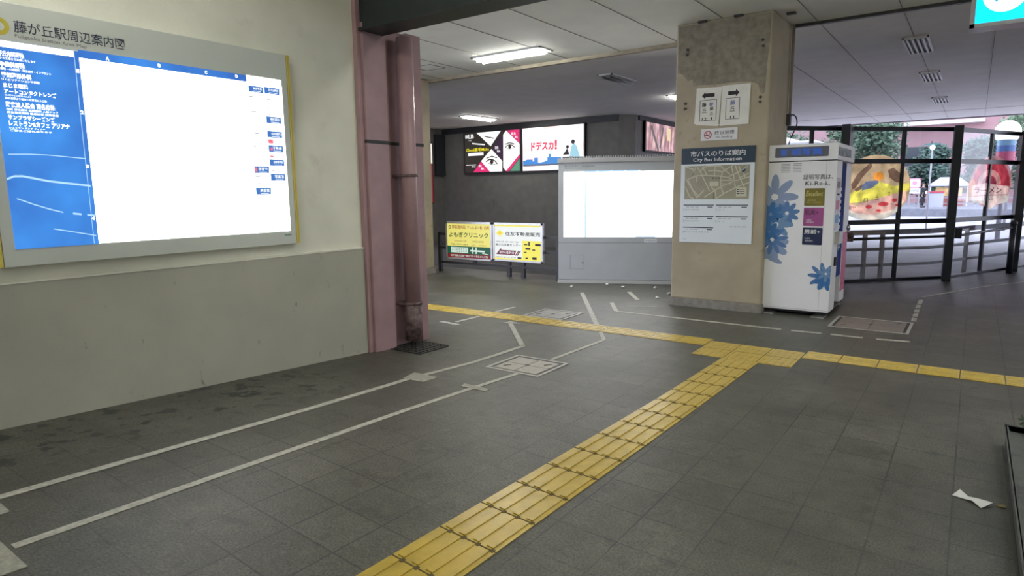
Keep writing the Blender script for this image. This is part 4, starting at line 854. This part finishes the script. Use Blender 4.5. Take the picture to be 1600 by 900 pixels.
tube_light('ceiling_light', 'burning strip light in the ceiling out over the open floor', 2.6, 3.86, 7.86, 8.19, 3.527)
for i, (y0, y1) in enumerate(((10.58, 11.76), (13.84, 14.98), (17.8, 18.93))):
    o = thing('ceiling_grille', ('biggest looking slatted white louvre in the grey ceiling, beside the hanging cyan sign', 'slatted louvre in the grey ceiling, second of three in a row', 'smallest looking slatted louvre in the grey ceiling, just over the glass fence')[i], 'louvre', (-.83, y0, 3.527), 'louvres in the grey ceiling')
    f = MB(); x0, x1, z = -.985, -.675, 3.527; w = .02
    f.box(x0, x1, y0, y0 + w, z - .03, z + .001); f.box(x0, x1, y1 - w, y1, z - .03, z + .001); f.box(x0, x0 + w, y0, y1, z - .03, z + .001); f.box(x1 - w, x1, y0, y1, z - .03, z + .001); f.build('frame', M['white'], o)
    b = MB(); b.box(x0 + .02, x1 - .02, y0 + .02, y1 - .02, z - .003, z - .0005); b.build('dark_recess', M['black'], o)
    for k in range(4):
        b = MB(); x = x0 + .062 * (k + 1); b.box(x - .011, x + .011, y0 + .01, y1 - .01, z - .045, z - .01); b.build('slat', M['white'], o)
b = MB(); 
for q in ((-7.62, -7.2, 7.83, 7.845), (-7.62, -7.2, 8.19, 8.205), (-7.62, -7.605, 7.83, 8.205), (-7.215, -7.2, 7.83, 8.205)): b.box(*q, 3.522, 3.53)
tag(b.build('ceiling_hatch', M['seam']), 'square access hatch in the ceiling beside the pink column', 'hatch')
b = MB(); b.sphere((-4.55, 12.6, 3.527), .06, .06, .03); tag(b.build('smoke_detector', M['white']), 'small white round detector on the ceiling near the pillar', 'detector')

# ------------------------------------------------------------------ hanging cyan sign
HS = thing('hanging_sign', 'glowing cyan sign with white circle hanging from the ceiling', 'sign', (.9, 7, 2.85))
F = FY(7.0)
b = MB(); F.box(b, -.155, 1.95, 2.845, 3.40, -.22, -.003); F.box(b, -.155, 1.95, 2.845, 2.878, -.003, .012); F.box(b, -.155, 1.95, 3.37, 3.40, -.003, .012); F.box(b, -.155, -.12, 2.845, 3.40, -.003, .012); F.box(b, 1.915, 1.95, 2.845, 3.40, -.003, .012); b.build('case', M['alu'], HS)
b = MB(); F.box(b, -.12, 1.915, 2.878, 3.37, -.003, .004); b.build('lit_face', glow('cyan_face', (.0, .62, 1.0), 2.0), HS)
b = MB(); F.disc(b, .075, 3.105, .155, .004, .006); F.disc(b, .255, 2.955, .022, .004, .006); F.text(b, '地下鉄 のりば', .31, 1.3, 2.93, 2.985, .006, .03); F.disc(b, .255, 3.12, .022, .004, .006); F.text(b, '東山線 藤が丘駅', .31, 1.6, 3.09, 3.15, .006, .03); b.build('white_print', M['lit'], HS)
b = MB(); F.line(b, [(.01, 3.04), (.14, 3.17)], .02, .006, .007); F.line(b, [(.14, 3.04), (.01, 3.17)], .02, .006, .007); b.build('emblem', glow('emblem_blue', (.1, .5, .75), .9), HS)
b = MB(); b.tube([(.2, 7.1, 3.39), (.2, 7.1, 3.53)], .02); b.tube([(1.6, 7.1, 3.39), (1.6, 7.1, 3.53)], .02); b.build('hanger', M['darkmetal'], HS)

# ------------------------------------------------------------------ glass fence along the bus lane
def glass():
    m = bpy.data.materials.new('clear_pane'); m.use_nodes = True; t = m.node_tree; n = t.nodes; n.remove(n['Principled BSDF']); out = n['Material Output']
    tr = n.new('ShaderNodeBsdfTransparent'); tr.inputs[0].default_value = (.90, .92, .93, 1); gl = n.new('ShaderNodeBsdfGlossy'); gl.inputs['Roughness'].default_value = .02; gl.inputs[0].default_value = (.9, .93, .95, 1)
    fr = n.new('ShaderNodeFresnel'); fr.inputs[0].default_value = 1.5; mx = n.new('ShaderNodeMixShader')
    ge = n.new('ShaderNodeNewGeometry'); mu = n.new('ShaderNodeMath'); mu.operation = 'SUBTRACT'; mu.use_clamp = True; t.links.new(fr.outputs[0], mu.inputs[0]); t.links.new(ge.outputs['Backfacing'], mu.inputs[1]); t.links.new(mu.outputs[0], mx.inputs[0]); t.links.new(tr.outputs[0], mx.inputs[1]); t.links.new(gl.outputs[0], mx.inputs[2]); t.links.new(mx.outputs[0], out.inputs[0]); return m
GLASS = glass()
NODES = [Vector(p) for p in ((-2.58, 10.46, 0), (-1.68, 11.40, 0), (-.31, 12.82, 0), (.62, 14.88, 0), (1.45, 16.95, 0), (2.55, 19.4, 0))]
GF = thing('glass_fence', 'tall dark framed glass fence between the concourse and the road', 'fence', (-.31, 12.82, 0))
BAYS = []
for a, c in zip(NODES, NODES[1:]):
    u = (c - a).normalized(); nn = Vector((u.y, -u.x, 0)); BAYS.append((Frame(a, u, nn), (c - a).length))
for i, p in enumerate(NODES):
    b = MB(); x, y = p.x, p.y; s = .06
    lo = [(x + .03 - s, y - .50, 0), (x + .03 + s, y - .50, 0), (x + s, y + .03, 0), (x - s, y + .03, 0)]
    b.hull(lo, [(q[0], q[1], 2.45) for q in lo]); b.build('post', M['fence'], GF, bevel=.008)
for f, L in BAYS:
    for v0, v1 in ((0.0, .035), (.918, .99), (1.880, 1.952), (2.388, 2.452)):
        b = MB(); f.box(b, .05, L - .05, v0, v1, -.035, .035); b.build('rail', M['fence'], GF)
    b = MB(); f.box(b, L / 2 - .022, L / 2 + .022, .03, 2.40, -.025, .03); b.build('mullion', M['fence'], GF)
    for u0, u1 in ((.055, L / 2 - .022), (L / 2 + .022, L - .055)):
        for v0, v1 in ((.035, .918), (.99, 1.88), (1.952, 2.388)):
            b = MB(); f.box(b, u0, u1, v0, v1, -.004, .004); b.build('pane', GLASS, GF)
HR = thing('handrail', 'dark tubular handrail in front of the glass fence', 'handrail', (-.2, 12.6, 0))
b = MB(); b.tube([(-1.56, 11.36, .695), (-.19, 12.58, .72), (.57, 14.0, .80)], .022, 12); b.build('tube', M['rail'], HR)
b = MB(); b.tube([(.575, 14.0, 0), (.575, 14.0, .86)], .045, 12); b.sphere((.575, 14.0, .87), .055); b.build('post', M['fence'], HR)
b = MB(); b.sphere((-1.56, 11.36, .75), .05); b.box(-1.60, -1.52, 11.33, 11.39, .66, .80); b.build('end_knob', M['pinkdark'], HR)
b = MB(); b.box(-.23, -.13, 12.5, 12.62, .68, .85); b.build('bracket', M['fence'], HR)
RR = thing('roadside_railing', 'grey three bar railing on the road side of the glass fence', 'railing', (-.6, 13.1, -.13)); GREY = mat('grey_rail', (.34, .33, .36), .5, .15, 8)
off = [p + Vector((-.30, .30, 0)) for p in NODES[:3]] + [p + Vector((-.36, .16, 0)) for p in NODES[3:]]
for z, h in ((.755, .085), (.47, .05), (.20, .05)):
    b = MB()
    for a, c in zip(off, off[1:]): b.bar((a.x, a.y, z), (c.x, c.y, z), .05, h)
    b.build('rail', GREY, RR)
for i, t in ((1, .38), (1, .55), (2, .62), (3, .5), (0, .5)):
    p = off[i].lerp(off[i + 1], t); b = MB(); b.box(p.x - .035, p.x + .035, p.y - .03, p.y + .03, -.13, .755); b.build('post', GREY, RR)

# round translucent printed films on the road side of the panes; their glow is added emission
def film(name, col, clear=.18, noise=0):
    m = bpy.data.materials.new(name); m.use_nodes = True; t = m.node_tree; n = t.nodes; n.remove(n['Principled BSDF']); out = n['Material Output']
    df = n.new('ShaderNodeBsdfDiffuse'); tl = n.new('ShaderNodeBsdfTranslucent'); tr = n.new('ShaderNodeBsdfTransparent'); a = n.new('ShaderNodeMixShader'); c = n.new('ShaderNodeMixShader')
    for s in (df, tl): s.inputs[0].default_value = (*col, 1)
    tc = n.new('ShaderNodeTexCoord'); nz = n.new('ShaderNodeTexNoise'); nz.inputs['Scale'].default_value = 6; nz.inputs['Detail'].default_value = 4; cr = n.new('ShaderNodeValToRGB'); e = cr.color_ramp.elements
    e[0].position = .34; e[0].color = (*[q * .72 for q in col], 1); e[1].position = .66; e[1].color = (*[min(1, q * 1.1 + .08) for q in col], 1); t.links.new(tc.outputs['Object'], nz.inputs['Vector']); t.links.new(nz.outputs['Fac'], cr.inputs['Fac'])
    a.inputs[0].default_value = .7; c.inputs[0].default_value = clear
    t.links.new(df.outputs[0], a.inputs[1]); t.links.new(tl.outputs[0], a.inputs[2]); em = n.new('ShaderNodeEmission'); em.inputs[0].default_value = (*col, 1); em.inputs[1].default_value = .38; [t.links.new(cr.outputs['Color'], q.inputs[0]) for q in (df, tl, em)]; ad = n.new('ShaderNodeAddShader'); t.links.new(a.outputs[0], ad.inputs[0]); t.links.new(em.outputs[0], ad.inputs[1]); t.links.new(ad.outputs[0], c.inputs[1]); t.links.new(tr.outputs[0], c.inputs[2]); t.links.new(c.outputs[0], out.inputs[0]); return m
def ell(u, v, ru, rv, a0=0, a1=2 * pi, n=36): return [(u + ru * cos(a0 + (a1 - a0) * k / n), v + rv * sin(a0 + (a1 - a0) * k / n)) for k in range(n + (0 if a1 - a0 >= 2 * pi - .01 else 1))]
f, L = BAYS[1]
S1 = thing('round_panel', 'round yellow food picture panel with added glow on the glass fence', 'advertising panel', tuple(f.p(.55, 1.05, 0)), 'round glowing panels on the glass fence')
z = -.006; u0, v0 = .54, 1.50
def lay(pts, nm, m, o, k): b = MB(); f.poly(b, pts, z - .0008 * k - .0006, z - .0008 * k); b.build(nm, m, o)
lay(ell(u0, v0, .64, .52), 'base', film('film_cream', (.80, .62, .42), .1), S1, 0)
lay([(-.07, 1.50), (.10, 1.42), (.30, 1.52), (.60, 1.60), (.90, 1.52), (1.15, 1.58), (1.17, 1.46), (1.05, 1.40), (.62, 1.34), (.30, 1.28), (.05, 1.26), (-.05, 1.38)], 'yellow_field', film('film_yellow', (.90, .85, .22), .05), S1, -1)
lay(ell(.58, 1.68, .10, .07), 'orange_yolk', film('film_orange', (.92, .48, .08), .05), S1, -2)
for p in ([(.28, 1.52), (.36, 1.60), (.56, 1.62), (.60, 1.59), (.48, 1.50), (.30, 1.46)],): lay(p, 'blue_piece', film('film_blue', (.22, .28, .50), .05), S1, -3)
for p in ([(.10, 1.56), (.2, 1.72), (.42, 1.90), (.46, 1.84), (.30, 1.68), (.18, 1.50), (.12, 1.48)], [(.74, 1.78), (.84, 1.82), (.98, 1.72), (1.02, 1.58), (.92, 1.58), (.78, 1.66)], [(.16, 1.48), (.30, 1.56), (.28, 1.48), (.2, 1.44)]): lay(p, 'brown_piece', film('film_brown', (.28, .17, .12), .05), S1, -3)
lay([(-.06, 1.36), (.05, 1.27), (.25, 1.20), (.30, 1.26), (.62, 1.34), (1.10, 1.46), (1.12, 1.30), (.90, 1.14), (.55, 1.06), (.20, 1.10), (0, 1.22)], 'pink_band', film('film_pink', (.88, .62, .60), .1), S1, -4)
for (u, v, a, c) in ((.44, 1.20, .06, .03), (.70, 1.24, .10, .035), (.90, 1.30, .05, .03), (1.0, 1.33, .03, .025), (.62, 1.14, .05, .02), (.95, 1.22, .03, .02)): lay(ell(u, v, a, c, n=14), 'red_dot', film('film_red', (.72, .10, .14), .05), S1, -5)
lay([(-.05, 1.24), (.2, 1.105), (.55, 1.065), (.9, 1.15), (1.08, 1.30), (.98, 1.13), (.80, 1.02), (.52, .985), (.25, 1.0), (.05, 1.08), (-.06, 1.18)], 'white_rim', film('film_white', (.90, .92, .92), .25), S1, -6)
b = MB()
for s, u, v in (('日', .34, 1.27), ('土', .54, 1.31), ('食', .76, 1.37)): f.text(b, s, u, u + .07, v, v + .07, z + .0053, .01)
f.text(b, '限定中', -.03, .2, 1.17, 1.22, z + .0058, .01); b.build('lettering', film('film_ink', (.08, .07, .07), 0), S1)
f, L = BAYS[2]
S2 = thing('round_panel', 'round red panel with a white text band and added glow on the glass fence', 'advertising panel', tuple(f.p(1.2, 1.1, 0)), 'round glowing panels on the glass fence')
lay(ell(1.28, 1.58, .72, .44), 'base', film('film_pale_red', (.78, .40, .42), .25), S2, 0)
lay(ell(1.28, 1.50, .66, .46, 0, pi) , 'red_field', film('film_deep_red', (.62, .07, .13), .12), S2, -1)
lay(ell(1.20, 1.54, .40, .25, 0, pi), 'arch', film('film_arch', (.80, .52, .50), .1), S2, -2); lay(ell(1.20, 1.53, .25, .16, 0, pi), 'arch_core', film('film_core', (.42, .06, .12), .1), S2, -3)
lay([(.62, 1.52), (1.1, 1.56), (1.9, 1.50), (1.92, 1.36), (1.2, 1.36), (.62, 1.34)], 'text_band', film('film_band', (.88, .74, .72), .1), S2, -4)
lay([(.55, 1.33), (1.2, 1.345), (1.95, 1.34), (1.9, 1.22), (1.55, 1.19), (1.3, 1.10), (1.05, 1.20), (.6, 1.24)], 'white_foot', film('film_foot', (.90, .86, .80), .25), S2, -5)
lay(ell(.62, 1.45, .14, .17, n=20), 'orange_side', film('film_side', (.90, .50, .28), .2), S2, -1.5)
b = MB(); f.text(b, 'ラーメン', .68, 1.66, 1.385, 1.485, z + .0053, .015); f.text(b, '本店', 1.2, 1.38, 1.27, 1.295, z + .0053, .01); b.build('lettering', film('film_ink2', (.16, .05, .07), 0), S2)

# ------------------------------------------------------------------ across the road
LP_ = thing('globe_lamp', 'street lamp with a big white globe beyond the glass fence', 'street lamp', (.65, 25, -.13))
b = MB(); b.sphere((.65, 25, 3.13), .34, .34, .35, 24, 14); b.build('globe', glow('globe_white', (1, 1, 1), 2.2), LP_)
RIB = bpy.data.materials.new('reflection_bands'); RIB.use_nodes = True
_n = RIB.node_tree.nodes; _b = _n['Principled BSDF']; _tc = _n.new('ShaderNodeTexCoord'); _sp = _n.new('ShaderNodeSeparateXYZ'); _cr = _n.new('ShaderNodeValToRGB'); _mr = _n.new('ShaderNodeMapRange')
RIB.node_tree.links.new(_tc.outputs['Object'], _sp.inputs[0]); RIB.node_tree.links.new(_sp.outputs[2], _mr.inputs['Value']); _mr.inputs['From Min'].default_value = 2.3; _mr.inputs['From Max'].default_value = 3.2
RIB.node_tree.links.new(_mr.outputs['Result'], _cr.inputs['Fac']); _cr.color_ramp.interpolation = 'CONSTANT'; e = _cr.color_ramp.elements; e[0].color = (.62, .12, .22, 1); e[1].position = .42; e[1].color = (.12, .22, .52, 1); x = e.new(.62); x.color = (.25, .45, .66, 1); x = e.new(.8); x.color = (.50, .60, .70, 1)  # blue and red bands paint reflected colours onto the lamp head
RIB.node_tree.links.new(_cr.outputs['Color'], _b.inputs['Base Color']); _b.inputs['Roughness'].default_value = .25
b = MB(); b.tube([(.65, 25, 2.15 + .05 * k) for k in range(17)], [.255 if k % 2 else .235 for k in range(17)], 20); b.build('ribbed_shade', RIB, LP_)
b = MB(); b.tube([(.65, 25, -.13), (.65, 25, 2.2)], .07); b.build('pole', GREY, LP_)
SG = thing('traffic_signal', 'small traffic signal showing green behind the glass fence', 'traffic signal', (.94, 30, -.13))
b = MB(); b.tube([(.94, 30, -.13), (.94, 30, 3.4)], .05); b.build('pole', GREY, SG); b = MB(); b.box(.80, 1.2, 29.9, 30.0, 3.0, 3.42); b.build('housing', M['darkframe'], SG)
b = MB(); FY(29.9).disc(b, .94, 3.21, .12, 0, .03); b.build('green_lens', glow('signal_green', (.05, .9, .35), 1.2), SG)
SL = thing('reflected_light', 'bright little white street lamp seen through the upper glass', 'street lamp', (-1.49, 30, -.13))  # stands for a light reflected in the glass; pole and teal bar made up
b = MB(); b.tube([(-1.49, 30, -.13), (-1.49, 30, 2.95)], .03, 8); b.build('pole', GREY, SL); b = MB(); b.sphere((-1.49, 30, 3.02), .09); b.build('reflected_spot', glow('reflected_spot_white', (.9, 1, 1), 5), SL)
b = MB(); b.box(-1.75, -1.23, 29.9, 30.1, 3.12, 3.17); b.build('teal_bar', mat('teal_glow_paint', (.06, .22, .22), .5), SL)

# person waiting on the island
def skin(name, m, chains, root, parent, lvl=1):
    me = bpy.data.meshes.new(name); vs, es, rs, ix = [], [], [], {}
    for ch in chains:
        prev = None
        for (p, r) in ch:
            k = tuple(round(c, 4) for c in p)
            if k not in ix: ix[k] = len(vs); vs.append(p); rs.append(r)
            if prev is not None and prev != ix[k]: es.append((prev, ix[k]))
            prev = ix[k]
    me.from_pydata(vs, es, []); me.materials.append(m); o = bpy.data.objects.new(name, me); COL.objects.link(o); o.parent = parent
    sk = o.modifiers.new('skin', 'SKIN'); sk.use_smooth_shade = True
    for i, v in enumerate(me.skin_vertices[0].data): v.radius = (rs[i], rs[i] * .8) if not isinstance(rs[i], tuple) else rs[i]; v.use_root = (i == root)
    ss = o.modifiers.new('subdiv', 'SUBSURF'); ss.levels = lvl; ss.render_levels = lvl; return o
PE = thing('person', 'person in a dark coat and dark trousers standing across the road', 'person', (-2.58, 45.9, .3)); PE.rotation_euler.z = R(70)
sc = 1.45 / 1.72
def Z(x, y, z): return (x * sc, y * sc, z * sc)
SKN = mat('skin_tone', (.50, .33, .25), .6)
arm = lambda s: [(Z(0, 0, 1.38), .10), (Z(s * .19, 0, 1.37), .058), (Z(s * .24, .02, 1.10), .045), (Z(s * .22, -.12 if s > 0 else -.03, .90), .036), (Z(s * .20, -.17 if s > 0 else -.05, .82), .030)]
leg = lambda s: [(Z(0, 0, .93), .12), (Z(s * .09, 0, .86), .085), (Z(s * .10, -.02, .48), .058), (Z(s * .11, .02, .09), .042), (Z(s * .12, -.12, .03), .035)]
body = skin('body', SKN, [[(Z(0, 0, .93), .12), (Z(0, 0, 1.15), .12), (Z(0, 0, 1.38), .10), (Z(0, 0, 1.47), .052), (Z(0, -.01, 1.55), .075), (Z(0, -.015, 1.64), .085), (Z(0, -.01, 1.70), .05)], arm(1), arm(-1), leg(1), leg(-1)] + [[arm(s)[-1], (Z(s * (.185 + .012 * k), arm(s)[-1][0][1] / sc - .02, .755 - .004 * abs(k)), .009)] for s in (1, -1) for k in range(-2, 3)], 0, PE, 1)
COAT = mat('dark_coat', (.025, .028, .04), .8); TR = mat('dark_trousers', (.03, .03, .038), .8)
skin('coat', COAT, [[(Z(0, 0, .84), .155), (Z(0, 0, 1.0), .145), (Z(0, 0, 1.2), .15), (Z(0, 0, 1.38), .12), (Z(0, 0, 1.44), .07)], [(Z(0, 0, 1.38), .12)] + [(p, r + .018) for p, r in arm(1)[1:4]], [(Z(0, 0, 1.38), .12)] + [(p, r + .018) for p, r in arm(-1)[1:4]]], 1, PE)
skin('trousers', TR, [[(p, r + .015) for p, r in leg(s)[:4]] for s in (1, -1)], 0, PE)
b = MB(); b.sphere((0, .012, 1.655 * sc), .088, .095, .085, 14, 8, -.15)
hair = b.build('hair', mat('black_hair', (.012, .011, .012), .5)); hair.parent = PE
b = MB(); b.sphere((0, -.093, 1.62 * sc), .012, .018, .016, 8, 6); nose = b.build('nose', SKN); nose.parent = PE
for s in (1, -1):
    b = MB(); b.sphere((s * .03, -.082, 1.635 * sc), .010, .006, .007, 8, 6); e = b.build('eye', M['ink']); e.parent = PE
    b = MB(); b.box(s * .11 * sc - .04, s * .11 * sc + .04, -.16 * sc, .07 * sc, 0, .07); e = b.build('shoe', M['black'], None, bevel=.015); e.parent = PE
b = MB(); b.box(-.02, .02, -.088, -.078, 1.575 * sc, 1.58 * sc); e = b.build('mouth', mat('lip', (.35, .14, .13), .6)); e.parent = PE
b = MB(); b.box(-.10, .06, -.21, -.15, .80, .98); tag(b.build('white_bag', M['white'], None, bevel=.02), 'small white bag carried by the person across the road', 'bag')
bg = bpy.data.objects['white_bag']; bg.location = PE.location; bg.rotation_euler = PE.rotation_euler

NB = thing('notice_board', 'pink edged white notice board on posts across the road', 'notice board', (-2.9, 43.9, .3)); F = FY(43.9)
b = MB(); F.box(b, -3.2, -2.6, 1.15, 2.02, 0, .05); b.build('panel', M['white'], NB)
b = MB(); F.box(b, -3.2, -2.6, 1.96, 2.02, .05, .06); F.box(b, -3.2, -3.14, 1.45, 2.0, .05, .06); F.box(b, -2.66, -2.6, 1.45, 2.0, .05, .06); F.box(b, -3.2, -2.6, 1.45, 1.5, .05, .06); F.disc(b, -2.9, 1.74, .12, .05, .06); b.build('pink_border', mat('border_pink', (.70, .28, .40), .5), NB)
b = MB(); F.text(b, 'バスのりば', -3.12, -2.68, 1.24, 1.38, .052, .02); b.build('lettering', M['navyink'], NB)
for x in (-3.15, -2.68):
    b = MB(); b.box(x, x + .05, 43.9, 43.95, .3, 1.16); b.build('post', GREY, NB)
MS = thing('market_stall', 'stall with a grey domed canopy and orange goods across the road', 'stall', (-1.3, 50, .3))
b = MB(); b.hull([(-2.5, 49, 1.55), (-.3, 49, 1.55), (-.3, 51, 1.55), (-2.5, 51, 1.55)], [(-2.5, 49, 1.62), (-.3, 49, 1.62), (-.3, 51, 1.62), (-2.5, 51, 1.62)])
b.hull([(-2.5, 49, 1.62), (-.3, 49, 1.62), (-.3, 51, 1.62), (-2.5, 51, 1.62)], [(-1.9, 49.7, 2.12), (-.9, 49.7, 2.12), (-.9, 50.3, 2.12), (-1.9, 50.3, 2.12)]); b.build('canopy', mat('canopy_grey', (.42, .44, .50), .7), MS)
b = MB(); b.box(-2.2, -.6, 49.4, 50.6, .3, .85); b.build('counter', mat('counter_red', (.36, .10, .09), .7, .3, 6), MS)
for x in (-2.4, -.45):
    b = MB(); b.box(x, x + .07, 49.1, 49.17, .3, 1.56); b.build('post', M['white'], MS)
b = MB(); b.box(-2.1, -1.35, 49.3, 49.4, .95, 1.5); b.build('orange_goods', mat('goods_amber', (.75, .50, .22), .7, .35, 4), MS); b = MB(); b.box(-1.25, -.7, 49.3, 49.4, .95, 1.45); b.build('orange_goods', mat('goods_orange', (.78, .46, .18), .7, .35, 4), MS)
VM = thing('drinks_cabinet', 'pale cabinet with a red top beside the person across the road', 'cabinet', (-1.95, 46.5, .3))
b = MB(); b.box(-2.25, -1.55, 46.3, 46.8, .3, 1.15); b.build('body', mat('cabinet_pale', (.50, .52, .60), .5), VM); b = MB(); b.box(-2.28, -1.52, 46.27, 46.8, 1.15, 1.25); b.build('top', mat('cabinet_red', (.55, .08, .12), .5), VM)
FF = thing('island_railing', 'low grey railing along the island across the road', 'railing', (-1, 47, .3))
for z in (.52, .86):
    b = MB(); b.box(-9, 8, 47.2, 47.25, z - .03, z + .03); b.build('rail', GREY, FF)
for k in range(18):
    b = MB(); b.box(-9 + k, -8.95 + k, 47.2, 47.25, .3, .86); b.build('post', GREY, FF)
SH = thing('bus_shelter', 'white roofed bus shelter seen over the photo booth', 'shelter', (-8, 39, -.13))
b = MB(); b.hull([(-9.2, 38, 4.0), (-7.2, 38, 4.0), (-7.2, 40.5, 4.0), (-9.2, 40.5, 4.0)], [(-9.2, 38, 4.08), (-7.2, 38, 4.08), (-7.2, 40.5, 4.08), (-9.2, 40.5, 4.08)]); b.hull([(-9.2, 38, 4.08), (-8.2, 38, 4.08), (-8.2, 40.5, 4.08), (-9.2, 40.5, 4.08)], [(-8.75, 38, 4.3), (-8.65, 38, 4.3), (-8.65, 40.5, 4.3), (-8.75, 40.5, 4.3)]); b.build('roof', M['white'], SH)
for x in (-9.0, -7.4):
    b = MB(); b.box(x, x + .1, 39.5, 39.6, -.13, 4.02); b.build('post', GREY, SH)

# trees and the brick building
BARK = mat('bark', (.07, .055, .045), .9, .3, 8)
LEAF = [mat('leaf_a', (.085, .145, .095), .7, .35, .7), mat('leaf_b', (.12, .19, .12), .7, .35, .7), mat('leaf_c', (.075, .135, .11), .7, .3, .7)]
TREES = [(-13.5, 55, 6.2, 3.0, 0, 'dark green street tree seen over the photo booth'), (-9.3, 58, 6.4, 2.4, 1, 'pale green street tree above the photo booth end of the glass fence'), (-6.2, 54, 6.3, 2.3, 0, 'dense green street tree behind the round yellow panel'), (-3.4, 60, 4.6, 1.9, 2, 'short bluish street tree behind the person across the road'), (.0, 64, 5.2, 1.5, 2, 'street tree behind the canopy stall'), (2.6, 55, 7.0, 2.0, 1, 'tall street tree behind the white globe lamp'), (8.6, 58, 7.2, 2.8, 0, 'street tree past the end of the glass fence')]
for i, (x, y, h, r, k, lab) in enumerate(TREES):
    o = thing('street_tree', lab, 'tree', (x, y, -.13), 'street trees across the road'); rnd = random.Random(20 + i)
    b = MB(); b.tube([(x, y, -.13), (x + .1, y, h * .35), (x, y, h * .7)], [.2, .15, .07], 8)
    for a in range(4): b.tube([(x, y, h * .38), (x + r * .5 * cos(a * 1.6 + i), y + r * .5 * sin(a * 1.6 + i), h * .68)], [.09, .03], 6)
    b.build('trunk', BARK, o)
    b = MB()
    for q in range(9): leaves(b, (x + rnd.uniform(-.55, .55) * r, y + rnd.uniform(-.5, .5) * r, h * .64 + rnd.uniform(-.32, .30) * h), r * .62, r * .6, h * .19, 330, .20, rnd)
    b.build('crown', LEAF[k], o)
BD = thing('brick_building', 'long reddish brick building behind the street trees', 'building', (0, 75, -.13)); F = FY(75)
b = MB(); b.box(-50, 40, 75, 90, -.13, 15); b.build('wall', mat('red_brick', (.33, .20, .215), .8, .12, .5), BD)
b = MB(); F.box(b, -7.5, 0.2, 7.42, 7.72, 0, 1.0); b.build('canopy_ledge', M['white'], BD)
for i in range(14):
    b = MB(); x = -48 + 6 * i; F.box(b, x, x + 2.6, 3.6, 5.4, 0, .06); b.build('window', mat('dark_window', (.05, .06, .075), .2), BD)
